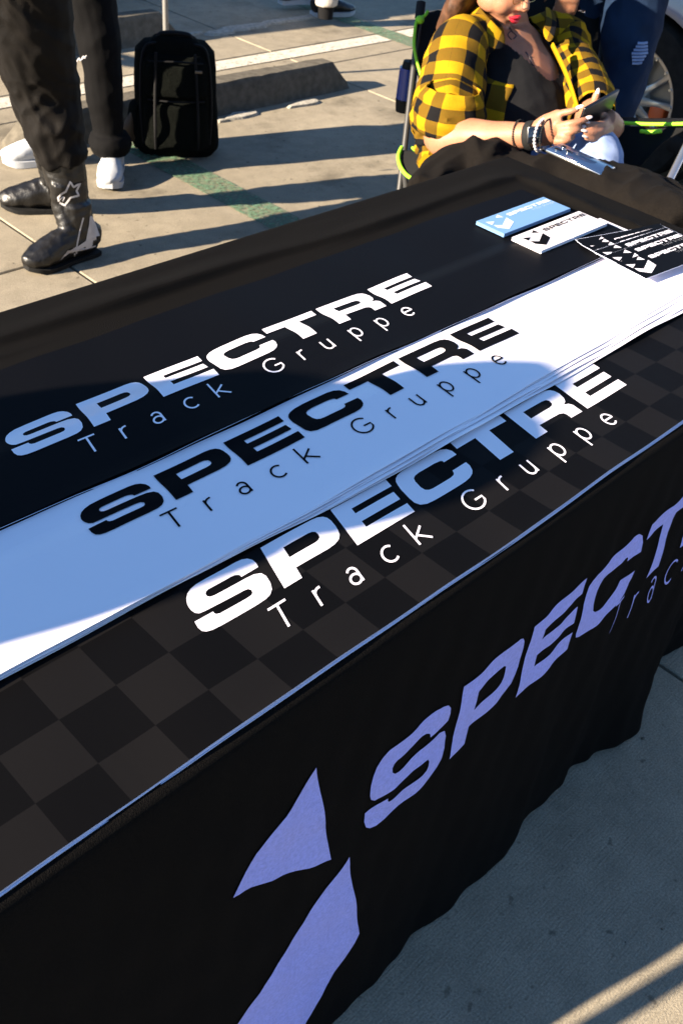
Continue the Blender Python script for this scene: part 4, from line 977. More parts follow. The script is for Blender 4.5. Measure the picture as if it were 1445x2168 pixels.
# open plaid shirt: back and two fronts as one open loft
def shirt():
    m_ = MB(); cell = 1 / 0.066
    rows = [(nkw + Z * .005, .085, .078, 0.55), (nkw.lerp(chs, .12), .135, .090, .48), (nkw.lerp(chs, .38), .192, .112, .50), (chs + Z * .02, .205, .145, .62), (chs.lerp(bel, .5), .205, .165, .72), (bel, .215, .170, .78), (bel.lerp(pel, .6), .225, .175, .85)]
    n = 64; vs = []; uvs = []; sub = 5; RR = []
    for i in range(len(rows) - 1):
        for k in range(sub):
            t_ = k / sub; t_ = t_
            RR.append(tuple((a * (1 - t_) + c_ * t_) for a, c_ in zip(rows[i], rows[i + 1])))
    RR.append(rows[-1]); L_ = 0; front = FRT
    for i, (c_, rx, ry, op) in enumerate(RR):
        if i: L_ += (c_ - RR[i - 1][0]).length
        arc_ = 0; prev = None
        for j in range(n + 1):
            op2 = op * (.62 + .72 * min(1, i / (len(RR) * .55))); opl = op * (1.25 - .25 * min(1, i / (len(RR) * .4))); a = opl + (2 * math.pi - opl - op2) * j / n     # angle measured from the front; her right front hangs nearer the middle
            p = c_ + front * (math.cos(a) * ry) + side * (math.sin(a) * rx)
            q_ = noise.noise(V((p.x * 11, p.y * 11, p.z * 7 + 2))); q2 = noise.noise(V((p.x * 26, p.y * 26, p.z * 12 + 7)))
            out = (front * math.cos(a) + side * math.sin(a)).normalized()
            p = p + out * (.014 * q_ + .007 * q2) + out * (.012 if j in (0, 1) else .022 * max(0, 1 - (n - j) / 7.0))
            if prev is not None: arc_ += (p - prev).length
            prev = p; vs.append(p); uvs.append((arc_ * cell * .5, L_ * cell * .5))
    fs = []; fu = []
    for i in range(len(RR) - 1):
        for j in range(n):
            f_ = (i * (n + 1) + j, i * (n + 1) + j + 1, (i + 1) * (n + 1) + j + 1, (i + 1) * (n + 1) + j); fs.append(f_); fu.append([uvs[k] for k in f_])
    m_.add(vs, fs, fu); o = m_.build('plaid_shirt', M['plaid'], wo)
    so = o.modifiers.new('thickness', 'SOLIDIFY'); so.thickness = .003; so.offset = 0
    return o
sh = shirt()
def uvloft(name, P_, R_, n=40, sub=10, amp=.008, par=None, hint=(0, 0, 1), cell=.066, caps=False, seed=0, fr=11):
    m_ = MB(); m_.loft(P_, R_, n, hint, sub, caps, None, (sum((r if isinstance(r, (int, float)) else (r[0] + r[1]) / 2) for r in R_) / len(R_) * 2 * math.pi / cell, 1 / cell))
    cen = sum((V(p) for p in P_), V()) / len(P_)
    for i, q_ in enumerate(m_.v):
        # push along the direction away from the nearest axis point
        best = min((V(P_[k]).lerp(V(P_[k + 1]), min(1, max(0, (q_ - V(P_[k])).dot(V(P_[k + 1]) - V(P_[k])) / max(1e-9, (V(P_[k + 1]) - V(P_[k])).length_squared)))) for k in range(len(P_) - 1)), key=lambda s_: (s_ - q_).length)
        d_ = (q_ - best); d_ = d_.normalized() if d_.length > 1e-6 else Z
        m_.v[i] = q_ + d_ * (amp * noise.noise(q_ * fr + V((seed, 0, 0))) + amp * .6 * (0.5 - 2 * abs(noise.noise(q_ * fr * 1.7 + V((0, seed, 3))))))
    o = m_.build(name, M['plaid'], par)
    so = o.modifiers.new('thickness', 'SOLIDIFY'); so.thickness = .003; so.offset = 0
    return o
uvloft('sleeve', [nkw.lerp(shR, .30) + Z * .0, nkw.lerp(shR, .72) + Z * .012, shR + Z * .003, shR.lerp(elR, .25), shR.lerp(elR, .58) + CF * .018, elR + Z * .055 + RI * .012 + CF * .042], [.045, .070, .084, .090, .094, .090], par=wo, amp=.009, seed=3)
uvloft('sleeve', [nkw.lerp(shL, .30) + Z * .0, nkw.lerp(shL, .72) + Z * .012, shL + Z * .003, shL.lerp(elL, .3), elL + Z * .03, elL.lerp(wrL, .25)], [.045, .068, .080, .078, .072, .062], par=wo, amp=.012, seed=8)
# rolled cuff hanging at the right elbow and loose shirt tail
cb = elR + RI * .014 + CF * .040
uvloft('rolled_cuff', [cb + Z * .150, cb + Z * .122, cb + Z * .096, cb + Z * .070, cb + Z * .046, cb + Z * .034], [.070, .086, .097, .100, .096, .084], sub=6, amp=.009, par=wo, seed=5, fr=16)
uvloft('loose_cuff', [up(902, 262, 2.68), up(904, 292, 2.70), up(898, 325, 2.74)], [(.036, .026), (.038, .03), (.02, .014)], amp=.016, par=wo, seed=9, fr=24, caps=True)
uvloft('shirt_tail', [up(925, 315, 2.74), up(915, 330, 2.72), up(905, 350, 2.70)], [(.055, .03), (.06, .035), (.03, .018)], amp=.016, par=wo, seed=12, fr=20, caps=True)
# collar, two wings
def wing(pts, par):
    m_ = MB(); n = len(pts); vs = [V(p) for pr in pts for p in pr]; fs = [(2 * i, 2 * i + 1, 2 * i + 3, 2 * i + 2) for i in range(n - 1)]
    fu = [[((i) * .45, 0), ((i) * .45, .9), ((i + 1) * .45, .9), ((i + 1) * .45, 0)] for i in range(n - 1)]
    m_.add(vs, fs, fu); o = m_.build('collar', M['plaid'], par); s_ = o.modifiers.new('t', 'SOLIDIFY'); s_.thickness = .004
    ss = o.modifiers.new('s', 'SUBSURF'); ss.levels = 2; ss.render_levels = 2; return o
wing([(up(1004, -6, 2.96), up(985, 28, 2.93)), (up(1012, 8, 2.80), up(982, 50, 2.77)), (up(1034, 34, 2.72), up(1004, 78, 2.70)), (up(1058, 56, 2.71), up(1038, 104, 2.68)), (up(1074, 78, 2.72), up(1066, 108, 2.70))], wo)
wing([(up(1150, 10, 3.0), up(1168, 22, 2.98)), (up(1156, 34, 2.90), up(1180, 44, 2.86)), (up(1150, 56, 2.82), up(1176, 76, 2.78)), (up(1146, 72, 2.80), up(1162, 100, 2.76))], wo)
pl = MB(); pl.loft([up(1168, 95, 2.775), up(1190, 140, 2.765), up(1206, 180, 2.75), up(1222, 232, 2.74)], [(.004, .012)] * 4, 10, CR, 6); o = pl.build('shirt_placket', M['plaid'], wo)
# trousers
for nm, (hp, kn, an), mt_ in (('trousers', (pel + side * -.09, up(1035, 440, 2.45), V((1.58, .98, .10))), 'jeans'),):
    pass
tr = MB()
for (hp, kn, an) in ((pel + side * -.09, up(1035, 440, 2.45), V((1.58, .98, .12))), (pel + side * .09, up(1262, 338, 2.50), V((1.72, .66, .12)))):
    tr.loft([hp, hp.lerp(kn, .5), kn, kn.lerp(an, .4), an], [.10, .085, .068, .064, .055], 16, (0, 0, 1), 6)
tr.remesh('jeans', M['light_denim'], wo, 0.008, 3, wrinkle(.004, 14, 3))
for an in (V((1.58, .98, .10)), V((1.72, .66, .10))):
    d_ = (TC * .9 + RI * .3).normalized(); hh = V((an.x, an.y, 0)) - d_ * .05; shoe(wo, hh, hh + d_ * .25, 'white', an)

# watch, beaded bracelets
def ring_at(t_, r, rad, n=24, tilt=0.0):
    c_ = wrR.lerp(elR, t_); ax = (wrR - elR).normalized(); u_ = (Z - ax * Z.dot(ax)).normalized(); v_ = ax.cross(u_)
    return [c_ + u_ * r * math.cos(2 * math.pi * i / n) + v_ * r * .9 * math.sin(2 * math.pi * i / n) + ax * tilt * math.cos(2 * math.pi * i / n) for i in range(n)], ax, u_, v_, c_
def on_wrist(px, py, off): 
    r = (up(px, py, 1.0) - CAM).normalized(); h = tbv.ray_cast(CAM, r); return (h[0] - r * off) if h[0] else up(px, py, 2.5)
pts, ax, u_, v_, c_ = ring_at(.02, .034, .003, 30)
wch = empty('wristwatch', (c_.x, c_.y, c_.z)); tag(wch, 'black smartwatch on the seated woman\'s right wrist', 'watch')
MB().loft(pts + [pts[0]], [(.0022, .011)] * 31, 10, u_).build('strap', M['rubber'], wch)
fc = on_wrist(1131, 286, .006); tcam = (CAM - fc).normalized(); xx = (ax - tcam * ax.dot(tcam)).normalized(); yy = tcam.cross(xx)
MB().box(fc, (.038, .042, .010), Matrix((xx, yy, tcam)).transposed(), .004).build('watch_case', M['phone'], wch)
MB().box(fc + tcam * .0052, (.032, .036, .001), Matrix((xx, yy, tcam)).transposed(), .0003).build('watch_face', M['glass'], wch)
def bracelet(label, mt_, t_, nb, rb, R_, tilt):
    pts, ax, u_, v_, c_ = ring_at(t_, R_, rb, nb, tilt); o = empty('beaded_bracelet', c_); tag(o, label, 'bracelet', 'beaded bracelets'); proto = None
    for q_ in pts:
        if proto is None:
            proto = MB().ball((0, 0, 0), rb, None, 10, 8).build('bead', mt_, None); proto.location = q_; adopt(proto, o)
        else:
            c2_ = proto.copy(); COL.objects.link(c2_); c2_.parent = None; c2_.location = q_; adopt(c2_, o)
bracelet('bracelet of pearly silver beads on the hand side of the watch', M['pearl'], -.085, 26, .0044, .0375, .006)
bracelet('bracelet of tiny black beads on the elbow side of the watch', M['rubber'], .135, 44, .0024, .0375, 0)
bracelet('bracelet of small black beads between pearl beads and the hand', M['rubber'], -.14, 40, .0026, .0375, .006)

# phone in the hands
def phone(name, label, c_, xd, yd, L_, W_, T_, body_mt, back_mt, cat='phone'):
    xd = xd.normalized(); yd = (yd - xd * yd.dot(xd)).normalized(); zd = xd.cross(yd); R_ = Matrix((xd, yd, zd)).transposed()
    o = MB().box(c_, (L_, W_, T_), R_, T_ * .35).build(name, body_mt, None, auto=60); tag(o, label, cat)
    MB().box(c_ + zd * (T_ / 2), (L_ * .94, W_ * .90, .0008), R_, .0002).build('screen', back_mt, o)
    return o, xd, yd, zd
pc = (up(1205, 250, 2.405) + up(1298, 214, 2.44)) / 2
xd = (up(1302, 216, 2.50) - up(1222, 262, 2.42)).normalized(); nn_ = (hc - up(1262, 236, 2.455)); nn_ = (nn_ - xd * nn_.dot(xd)).normalized(); ydd = nn_.cross(xd)
phone('smartphone', 'black smartphone held in both hands of the seated woman', up(1262, 236, 2.455), xd, ydd, .148, .074, .0095, M['phone'], M['glass'])
# ------------------------------------------------------------------ camp chair
chair = empty('camp_chair', (pel.x, pel.y, 0)); tag(chair, 'black folding camp chair with lime green piping, the woman sits in it', 'chair')
p_top = up(890, 14, 2.98); p_bot = up(846, 396, 3.02); gd = (p_bot - p_top).normalized(); p_g = p_bot + gd * (p_bot.z / -gd.z)
rt = up(1290, -40, 3.25); rb = up(1245, 330, 3.22); gd2 = (rb - rt).normalized(); r_g = rb + gd2 * (rb.z / -gd2.z)
MB().loft([p_top, p_g], [.0095, .0095], 14).build('back_post', M['pole_dark'], chair); MB().loft([rt, r_g], [.0095, .0095], 14).build('back_post', M['pole_dark'], chair)
MB().loft([p_top - gd * .012, p_top + gd * .035], [.0145, .0145], 14).build('post_cap', M['rubber'], chair)
fl_ = p_g + TC * .42 + RI * .10; fr_ = r_g + TC * .45 + RI * .10
MB().loft([p_bot - gd * .08, fl_], [.0085, .0085], 12).build('leg', M['pole_dark'], chair)
MB().loft([up(1456, 300, 2.60), up(1398, 418, 2.54), V((1.98, .50, .0))], [.0105, .0105, .0105], 12).build('leg', M['silver'], chair)
def sheet(name, A, B, mt_, par, sag=V((0, 0, 0)), n=14, th=.004, wr=.004):
    m_ = MB(); k = len(A) - 1; vs = []
    def ip(L_, t_):
        f_ = t_ * (len(L_) - 1); i = min(int(f_), len(L_) - 2); return L_[i].lerp(L_[i + 1], f_ - i)
    for i in range(n + 1):
        for j in range(n + 1):
            a = ip(A, i / n); c_ = ip(B, i / n); p = a.lerp(c_, j / n) + sag * (4 * (j / n) * (1 - j / n)) * (1 if len(A) < 3 else 1)
            p += V((1, 1, 1)).normalized() * wr * noise.noise(p * 14); vs.append(p)
    m_.add(vs, [(i * (n + 1) + j, i * (n + 1) + j + 1, (i + 1) * (n + 1) + j + 1, (i + 1) * (n + 1) + j) for i in range(n) for j in range(n)])
    o = m_.build(name, mt_, par); s_ = o.modifiers.new('t', 'SOLIDIFY'); s_.thickness = th; s_.offset = 0; return o
bt = [up(893, 26, 2.99), up(905, 22, 2.99), up(940, 22, 3.02), up(990, 30, 3.06)]
sheet('backrest', [up(884, 44, 2.97), up(878, 100, 2.98), up(884, 160, 3.0), up(897, 210, 3.0), up(886, 300, 3.02), up(900, 372, 3.0)], [up(1268, -75, 3.2), up(1268, 30, 3.2), up(1262, 110, 3.2), up(1258, 170, 3.2), up(1250, 260, 3.2), up(1245, 330, 3.18)], M['chair_black'], chair, CF * .10)
sheet('backrest_side', [up(893, 28, 2.985), up(925, 22, 3.02), up(965, 26, 3.05)], [up(884, 125, 2.975), up(915, 140, 2.98), up(960, 140, 3.0)], M['chair_black'], chair, CF * .01)
def piping(pts, r=.004): return MB().loft(pts, [r] * len(pts), 10, Z, 5).build('piping', M['lime'], chair)
piping([up(905, 24, 2.965), up(898, 34, 2.96), up(883, 42, 2.955), up(878, 62, 2.955), up(876, 95, 2.955), up(880, 122, 2.955), up(885, 140, 2.96), up(895, 175, 2.97), up(902, 205, 2.98)], .0048)
MB().ball(up(888, 42, 2.958), (.014, .014, .012)).build('corner_patch', M['lime'], chair)
piping([up(1215, -22, 3.15), up(1240, -14, 3.17), up(1268, -24, 3.19)], .005)
# seat corner hooked on the post, edged in green
sheet('seat_side', [up(850, 318, 2.97), up(846, 345, 2.95), up(858, 368, 2.92), up(882, 384, 2.88)], [up(884, 322, 2.90), up(895, 335, 2.86), up(905, 355, 2.84), up(918, 380, 2.82)], M['chair_black'], chair)
piping([up(850, 312, 2.962), up(843, 330, 2.94), up(847, 352, 2.92), up(862, 372, 2.90), up(886, 385, 2.86)], .0062); piping([up(873, 313, 2.93), up(884, 322, 2.90), up(895, 326, 2.87)], .005)
sheet('seat', [up(900, 380, 2.86), up(940, 360, 3.05)], [up(1400, 400, 2.60), up(1250, 340, 3.15)], M['chair_black'], chair, Z * -.04)
# her left armrest
sheet('armrest', [up(1078, 254, 2.86), up(1180, 256, 2.82), up(1300, 258, 2.74), up(1400, 262, 2.66), up(1456, 264, 2.60)], [up(1090, 248, 2.95), up(1190, 246, 2.93), up(1310, 248, 2.86), up(1400, 252, 2.78), up(1456, 252, 2.72)], M['chair_black'], chair, Z * -.004)
piping([up(1245, 257, 2.735), up(1310, 260, 2.70), up(1380, 263, 2.65), up(1456, 262, 2.58)], .0050); piping([up(1355, 278, 2.66), up(1378, 280, 2.64), up(1400, 277, 2.63)], .0055)
sheet('armrest_side', [up(1240, 262, 2.76), up(1310, 266, 2.72), up(1380, 270, 2.67), up(1456, 270, 2.60)], [up(1235, 350, 2.74), up(1290, 372, 2.70), up(1345, 365, 2.66), up(1400, 300, 2.62)], M['chair_black'], chair)
piping([up(1428, 425, 2.24), up(1438, 434, 2.22), up(1446, 444, 2.20)], .004)
# blue and black thing hanging behind the post
bl = up(861, 178, 3.12); blo = empty('canister', bl); tag(blo, 'small blue and black canister hanging behind the camp chair post', 'canister')
MB().loft([bl - Z * .045, bl + Z * .05], [(.030, .030), (.030, .030)], 18, RI).build('body', M['blue_plastic'], blo); MB().loft([bl - Z * .085, bl - Z * .047], [.026, .031], 18, RI).build('cap', M['rubber'], blo)
MB().loft([bl + Z * .05, bl + Z * .07], [.024, .020], 18, RI).build('base', M['rubber'], blo); MB().loft([bl + Z * .07, up(880, 120, 3.05), up(886, 90, 3.02)], [.003] * 3, 8, RI, 4).build('cord', M['rubber'], blo)

# ------------------------------------------------------------------ black jacket heaped on her lap and over the table end
jk = MB()
rid = [(900, 410, 2.36, .045), (925, 382, 2.42, .055), (960, 358, 2.46, .065), (1005, 348, 2.46, .072), (1048, 352, 2.44, .065)]
jk.loft([up(x, y, d_) for x, y, d_, r in rid], [(r * .85, r) for *_, r in rid], 18, Z, 4)
jk.loft([up(1000, 322, 2.52), up(1040, 322, 2.50), up(1066, 345, 2.46), up(1080, 372, 2.42)], [(.022, .040), (.026, .045), (.03, .05), (.04, .05)], 16, Z, 4)
jk.loft([up(1020, 372, 2.44), up(1110, 376, 2.40), up(1200, 388, 2.34), up(1290, 410, 2.25), up(1370, 440, 2.15), up(1470, 475, 2.05)], [(.05, .08), (.045, .10), (.048, .11), (.05, .11), (.05, .10), (.05, .08)], 18, Z, 5)
jk.loft([up(1230, 372, 2.44), up(1300, 378, 2.42), up(1350, 398, 2.34), up(1410, 428, 2.24), up(1480, 470, 2.1)], [(.028, .05), (.03, .06), (.034, .07), (.04, .07), (.04, .07)], 16, Z, 5)
jk.loft([up(1120, 362, 2.46), up(1170, 352, 2.46), up(1225, 362, 2.42), up(1270, 385, 2.34)], [(.02, .04), (.025, .05), (.026, .05), (.02, .04)], 14, Z, 4)
def jfold(p):
    a = noise.noise(V(((p.x + p.y) * 3 + 1, (p.y - p.x) * 9, p.z * 9))); b_ = noise.noise(V((p.x * 13, p.y * 20, p.z * 12 + 4))); c_ = noise.noise(V((p.x * 40, p.y * 40, p.z * 40)))
    return .016 * (.5 - 2.2 * abs(a)) + .005 * (.5 - 1.8 * abs(b_)) + .0008 * c_
jo = jk.remesh('jacket', M['jacket'], None, 0.006, 2, jfold); tag(jo, 'black jacket heaped over the woman\'s lap and the far end of the table', 'jacket')

jb = bmesh.new(); jb.from_mesh(jo.data); jbv = BVHTree.FromBMesh(jb); jb.free()
def on_jacket(px, py):
    r = (up(px, py, 1.0) - CAM).normalized(); h = jbv.ray_cast(CAM, r); return h[0] if h[0] else up(px, py, 2.4)
pq = on_jacket(1222, 352); pq = pq + Z * .012 - CF * .01
xl_ = (RI * .72 + TC * .60 - Z * .08)
o, xd, yd, zd = phone('smartphone', 'dark blue smartphone with metal edge lying on the black jacket', pq, xl_, V((.66, .60, .03)), .150, .075, .009, M['steel'], M['blue_phone'])
for dx, dy in ((-.055, -.018), (-.055, .014), (-.033, -.002)):
    pc = pq + xd * dx + yd * dy + zd * .0052
    MB().loft([pc, pc + zd * .0022], [.0065, .0065], 14, xd).build('camera_lens', M['steel'], o)

# ------------------------------------------------------------------ backpack
bc = V((1.985, 2.600, 0)); BR = V((.81, -.585, 0)).normalized(); BF = V((-.585, -.81, 0)).normalized()
bpk = empty('backpack', bc); tag(bpk, 'black backpack standing upright on the concrete in front of the wheel stop', 'backpack')
def bp(x, y, z): return bc + BR * x + BF * y + Z * z
def padded(name, w0, w1, z0, z1, y0, y1, mt_, amp=.004, cr=.05, par=bpk, lean=.02):
    m_ = MB(); n = 13; rows = []
    for i in range(n):
        t_ = i / (n - 1); z = z0 + (z1 - z0) * t_; e = min(t_, 1 - t_) * (z1 - z0); k = 1 if e > cr else math.sqrt(max(0.0, 1 - (1 - e / cr) ** 2)); k = .35 + .65 * k
        w_ = (w0 + (w1 - w0) * t_) / 2; hw = w_ - cr * (1 - k); dp = (y1 - y0) / 2 * (.55 + .45 * k); yc = (y0 + y1) / 2 - lean * t_
        ring = []
        for j in range(28):
            a = 2 * math.pi * j / 28; c_, s_ = math.cos(a), math.sin(a); f_ = (abs(c_) ** 3.6 + abs(s_) ** 3.6) ** (-1 / 3.6)
            ring.append(bp(hw * c_ * f_, yc + dp * s_ * f_, z))
        rows.append(ring)
    vs = [q_ for r in rows for q_ in r]; fs = [(i * 28 + j, i * 28 + (j + 1) % 28, (i + 1) * 28 + (j + 1) % 28, (i + 1) * 28 + j) for i in range(n - 1) for j in range(28)]
    fs += [tuple(reversed(range(28))), tuple(range((n - 1) * 28, n * 28))]; m_.add(vs, fs)
    return m_.remesh(name, mt_, par, 0.006, 2, wrinkle(amp, 11, 4))
mainb = padded('main_body', .330, .29, .0, .405, -.085, .055, M['bag'])
fp = padded('front_panel', .265, .235, .05, .375, .03, .078, M['bag'], .003, .04); lp = padded('lower_pocket', .245, .235, .045, .215, .06, .100, M['bag'], .003, .03); up_p = padded('upper_pocket', .225, .215, .235, .350, .055, .088, M['bag'], .003, .025)
padded('top_compartment', .22, .17, .33, .430, -.05, .05, M['bag'], .003, .04)
def zp(pts, nm='zipper', r=.0035, mt_=None, par=None): return MB().loft([bp(*q_) for q_ in pts], [r] * len(pts), 8, Z, 4).build(nm, mt_ or M['bag_trim'], par or bpk)
zp([(-.105, .074, .225), (0, .100, .228), (.105, .074, .225)]); zp([(-.10, .068, .358), (0, .078, .363), (.10, .068, .358)])
zp([(-.125, .058, .06), (-.132, .05, .20), (-.118, .03, .375), (-.07, .02, .41), (.07, .02, .41), (.118, .03, .375), (.132, .05, .20), (.125, .058, .06)], r=.005)
zp([(-.06, -.01, .415), (-.05, .0, .436), (0, .0, .441), (.05, .0, .436), (.06, -.01, .415)], 'handle', .009)
for s_ in (-1, 1): zp([(s_ * .07, .07, .39), (s_ * .078, .092, .22), (s_ * .08, .106, .12), (s_ * .08, .09, .05)], 'compression_strap', .006)
MB().box(bp(.082, .090, .335), (.026, .004, .009), Matrix((BR, BF, Z)).transposed(), .001).build('metal_tag', M['tag'], bpk)
MB().loft([bp(-.150, .0, .09), bp(-.175, .01, .075), bp(-.178, .02, .105), bp(-.158, .01, .16)], [(.018, .03), (.022, .032), (.02, .028), (.008, .012)], 12, BF, 4).build('side_pouch', M['tan'], bpk)
MB().loft([bp(-.135, -.02, .03), bp(-.155, -.01, .10), bp(-.152, -.01, .17), bp(-.14, -.01, .19)], [(.04, .03), (.042, .03), (.04, .025), (.035, .01)], 14, BF, 4).build('side_pocket', M['bag'], bpk)

# ------------------------------------------------------------------ canopy poles
def pole(x, y, label, mt_, h=2.15, r=.0125):
    o = empty('canopy_pole', (x, y, 0)); tag(o, label, 'pole', 'canopy poles')
    MB().loft([(x, y, .012), (x, y, 1.15)], [r, r], 16, (1, 0, 0)).build('outer_tube', mt_, o); MB().loft([(x, y, 1.15), (x, y, h)], [r * .8, r * .8], 14, (1, 0, 0)).build('inner_tube', mt_, o)
    MB().box((x, y, 1.14), (.04, .04, .06), None, .006).build('height_clip', M['rubber'], o); MB().box((x, y, .006), (.085, .085, .012), None, .002).build('foot_plate', mt_, o)
pole(2.48, 3.32, 'thin grey canopy pole standing behind the black backpack', M['pole_grey'])
pole(-.90, -.043, 'thin grey canopy pole standing off the left end of the table', M['pole_grey'], r=.016)

# ------------------------------------------------------------------ parked cars
def make_car(loc, rz, label, cat='car'):
    root = empty('parked_car', loc, rz); tag(root, label, cat, 'parked cars'); Lc = 4.45; hw = .88
    wf, wr_ = .92, 3.52; rw = .315; ra = .365
    # local frame: x along the length (0 = front), y = width, z up
    top_prof = [(0, .46), (.02, .62), (.12, .72), (.6, .82), (1.25, .92), (1.95, 1.36), (2.4, 1.44), (3.1, 1.43), (3.75, 1.12), (4.25, 1.02), (4.42, .92), (4.45, .5)]
    def topz(x):
        for (a, b_), (c_, d_) in zip(top_prof, top_prof[1:]):
            if x <= c_: t_ = (x - a) / max(1e-6, c_ - a); return b_ + (d_ - b_) * t_
        return top_prof[-1][1]
    def botz(x):
        z = .20
        for cx in (wf, wr_):
            if abs(x - cx) < ra: z = max(z, rw - .02 + math.sqrt(ra * ra - (x - cx) ** 2))
        return z
    N = 120; body = MB(); rings = []
    for i in range(N + 1):
        x = Lc * i / N; zt = topz(x); zb = min(botz(x), zt - .06); belt = min(zt, .90 + .02 * math.sin(x)); e = min(x, Lc - x); tap = 1 - .10 * max(0, 1 - e / .55) ** 2
        r = []
        for k in range(9):
            t_ = k / 8; z = zb + (belt - zb) * t_; y = hw * tap * (1 - .05 * (2 * ((z - .2) / .7) - .9) ** 2 - .015 * (t_ > .7))
            r.append((x, y, z))
        ins = .20 if zt > belt + .03 else .02
        for k in range(1, 4): t_ = k / 3; r.append((x, hw * tap * .945 - ins * t_ * min(1, (zt - belt) / .5 + .1), belt + (zt - belt) * t_))
        ye = r[-1][1]; r += [(x, ye * .6, zt + .012), (x, 0, zt + .02)]
        rings.append(r)
    m_ = len(rings[0])
    for sgn in (1, -1):
        vs = [V((x, y * sgn, z)) for r in rings for (x, y, z) in r]; fs = []
        for i in range(N):
            for k in range(m_ - 1):
                f_ = (i * m_ + k, (i + 1) * m_ + k, (i + 1) * m_ + k + 1, i * m_ + k + 1); fs.append(f_ if sgn < 0 else tuple(reversed(f_)))
        for i in (0, N): fs.append(tuple(i * m_ + k for k in range(m_)) if (i == 0) == (sgn > 0) else tuple(reversed([i * m_ + k for k in range(m_)])))
        body.add(vs, fs)
    bo = body.build('body', M['car_paint'], None, auto=50); bo.parent = root
    so = bo.modifiers.new('t', 'SOLIDIFY'); so.thickness = .012; so.offset = -1
    def loc_build(mb_, nm, mt_, par=None, **k): o = mb_.build(nm, mt_, None, **k); o.parent = par or root; return o
    loc_build(MB().box((Lc / 2, 0, .30), (Lc - .35, hw * 1.15, .22), None, .03), 'underbody', M['car_dark'])
    for cx in (wf, wr_):
        for sgn in (1, -1):
            ar = MB(); ar.loft([(cx, sgn * (hw - .30), rw), (cx, sgn * (hw - .012), rw)], [ra + .004, ra + .004], 40, Z, caps=False); loc_build(ar, 'wheel_arch_liner', M['car_dark'])
            y0 = sgn * (hw - .105)
            tyre = MB(); prof = [(-.095, .215), (-.10, .26), (-.092, .30), (-.07, .313), (0, rw), (.07, .313), (.092, .30), (.10, .26), (.095, .215)]; n = 56; vs = []
            for i in range(n):
                a = 2 * math.pi * i / n
                for (yy, rr) in prof: vs.append((cx + rr * math.cos(a), y0 + yy, rw + rr * math.sin(a)))
            K = len(prof); tyre.add(vs, [(i * K + k, ((i + 1) % n) * K + k, ((i + 1) % n) * K + k + 1, i * K + k + 1) for i in range(n) for k in range(K - 1)])
            whl = empty('wheel', (0, 0, 0)); whl.parent = root
            ty = tyre.build('tyre', M['tyre'], None); ty.parent = whl
            rim = MB(); prof = [(-.09, .212), (.085, .218), (.092, .212), (.088, .200), (.050, .192), (.02, .185), (-.09, .185)]; vs = []
            for i in range(n):
                a = 2 * math.pi * i / n
                for (yy, rr) in prof: vs.append((cx + rr * math.cos(a), y0 + yy * sgn, rw + rr * math.sin(a)))
            K = len(prof); rim.add(vs, [(i * K + k, ((i + 1) % n) * K + k, ((i + 1) % n) * K + (k + 1) % K, i * K + (k + 1) % K) for i in range(n) for k in range(K)])
            # dished face of narrow spokes
            for s_i in range(10):
                a = 2 * math.pi * s_i / 10 + .1; ca, sa = math.cos(a), math.sin(a)
                rim.loft([(cx + .05 * ca, y0 + sgn * .045, rw + .05 * sa), (cx + .12 * ca, y0 + sgn * .030, rw + .12 * sa), (cx + .192 * ca, y0 + sgn * .050, rw + .192 * sa)], [(.018, .010), (.012, .008), (.015, .009)], 8, (-sa, 0, ca), 3)
            rim.loft([(cx, y0 + sgn * .0, rw), (cx, y0 + sgn * .055, rw)], [.062, .052], 24, Z)
            rm = rim.build('rim', M['rim'], None, auto=35); rm.parent = whl
            rv = MB()
            for q_ in range(20):
                a = 2 * math.pi * (q_ + .5) / 20; rv.loft([(cx + .200 * math.cos(a), y0 + sgn * .082, rw + .200 * math.sin(a)), (cx + .200 * math.cos(a), y0 + sgn * .094, rw + .200 * math.sin(a))], [.0065, .005], 8, Z)
            for q_ in range(5):
                a = 2 * math.pi * q_ / 5; rv.loft([(cx + .034 * math.cos(a), y0 + sgn * .05, rw + .034 * math.sin(a)), (cx + .034 * math.cos(a), y0 + sgn * .072, rw + .034 * math.sin(a))], [.009, .008], 8, Z)
            rr_ = rv.build('rim_bolts', M['steel'], None); rr_.parent = whl
            dk = MB(); dk.loft([(cx, y0 - sgn * .02, rw), (cx, y0 + sgn * .0, rw)], [.165, .165], 32, Z); o = dk.build('brake_disc', M['pole_grey'], None); o.parent = whl
            ca_ = MB(); ca_.box((cx + .12 * (1 if sgn > 0 else 1), y0 + sgn * .012, rw - .05), (.07, .05, .12), None, .012); o = ca_.build('brake_caliper', M['orange'], None); o.parent = whl
    gl_ = MB()
    for sgn in (1, -1):
        for (xa, xb, xc, xd_) in ((1.50, 2.02, 2.55, 2.55), (2.62, 2.62, 3.20, 3.62)):
            y1_, y2_ = sgn * (hw * .95 + .004), sgn * (hw * .945 - .165)
            gl_.add([(xa, y1_, .93), (xd_, y1_, .93), (xc, y2_, 1.36), (xb, y2_, 1.36)], [(0, 1, 2, 3) if sgn < 0 else (3, 2, 1, 0)])
    o = loc_build(gl_, 'side_windows', M['car_glass'], smooth=False)
    loc_build(MB().add([(1.27, -.70, .945), (1.27, .70, .945), (1.90, .60, 1.352), (1.90, -.60, 1.352)], [(0, 1, 2, 3)]), 'windshield', M['car_glass'], smooth=False)
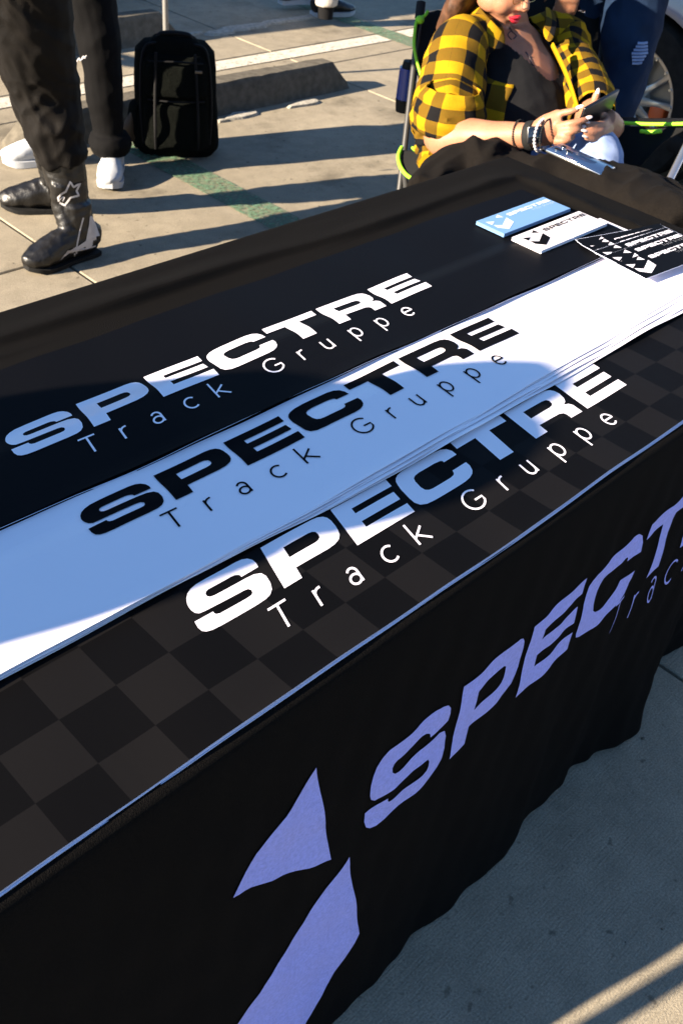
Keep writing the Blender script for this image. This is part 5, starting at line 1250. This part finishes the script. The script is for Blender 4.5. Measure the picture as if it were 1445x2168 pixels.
    loc_build(MB().add([(3.18, -.60, 1.415), (3.18, .60, 1.415), (3.74, .68, 1.145), (3.74, -.68, 1.145)], [(0, 1, 2, 3)]), 'rear_window', M['car_glass'], smooth=False)
    for sgn in (1, -1):
        loc_build(MB().ball((.07, sgn * .62, .64), (.10, .16, .07)), 'headlight', M['lamp_clear']); loc_build(MB().ball((4.40, sgn * .66, .80), (.06, .15, .08)), 'tail_light', M['lamp_red'])
        loc_build(MB().loft([(1.45, sgn * .86, .97), (1.44, sgn * 1.0, 1.0)], [.02, .02], 8).ball((1.43, sgn * 1.02, 1.01), (.06, .09, .06)), 'side_mirror', M['car_paint'])
        for xs in (1.40, 2.58, 3.45):
            s2 = MB(); s2.box((xs, sgn * (hw * .985), .60), (.008, .006, .52)); loc_build(s2, 'door_seam', M['car_dark'])
        loc_build(MB().box((2.42, sgn * (hw + .006), .76), (.16, .025, .03), None, .008), 'door_handle', M['car_paint'])
        loc_build(MB().box((2.2, sgn * (hw * .97), .23), (2.1, .05, .07), None, .015), 'sill', M['car_dark'])
    loc_build(MB().box((.03, 0, .42), (.06, 1.1, .14), None, .02), 'grille', M['car_dark']); loc_build(MB().box((2.2, 0, .1), (.1, .1, .02)), 'exhaust', M['car_dark'])
    return root
# the wheel hub in view: choose the car position so that its front wheel is at this spot
hub = up(1343, 214, 3.92)
make_car((hub.x + .775, hub.y + .92, 0), math.radians(-90), 'pale blue-grey parked car behind the seated woman, one polished wheel in view')
make_car((-1.3, 5.35, 0), math.radians(0), 'unseen pale blue-grey car added left of the wheel stops to cast shade')  # unseen car, added so its shadow falls across the far pavement

# loose grit scattered over the pavement
gr = MB()
for k in range(420):
    x = random.uniform(0.3, 4.5); y = random.uniform(-0.7, 4.6); r = random.uniform(0.0012, 0.0042) * (1 if k % 9 else 1.8)
    vs = [(x + r * math.cos(a) * random.uniform(.7, 1.2), y + r * math.sin(a) * random.uniform(.7, 1.2), 0.0003) for a in (0, 1.6, 3.1, 4.7)] + [(x, y, r * .9)]
    gr.add(vs, [(0, 1, 4), (1, 2, 4), (2, 3, 4), (3, 0, 4)])
tag(gr.build('grit', M['stop'], None, smooth=False), kind='stuff')
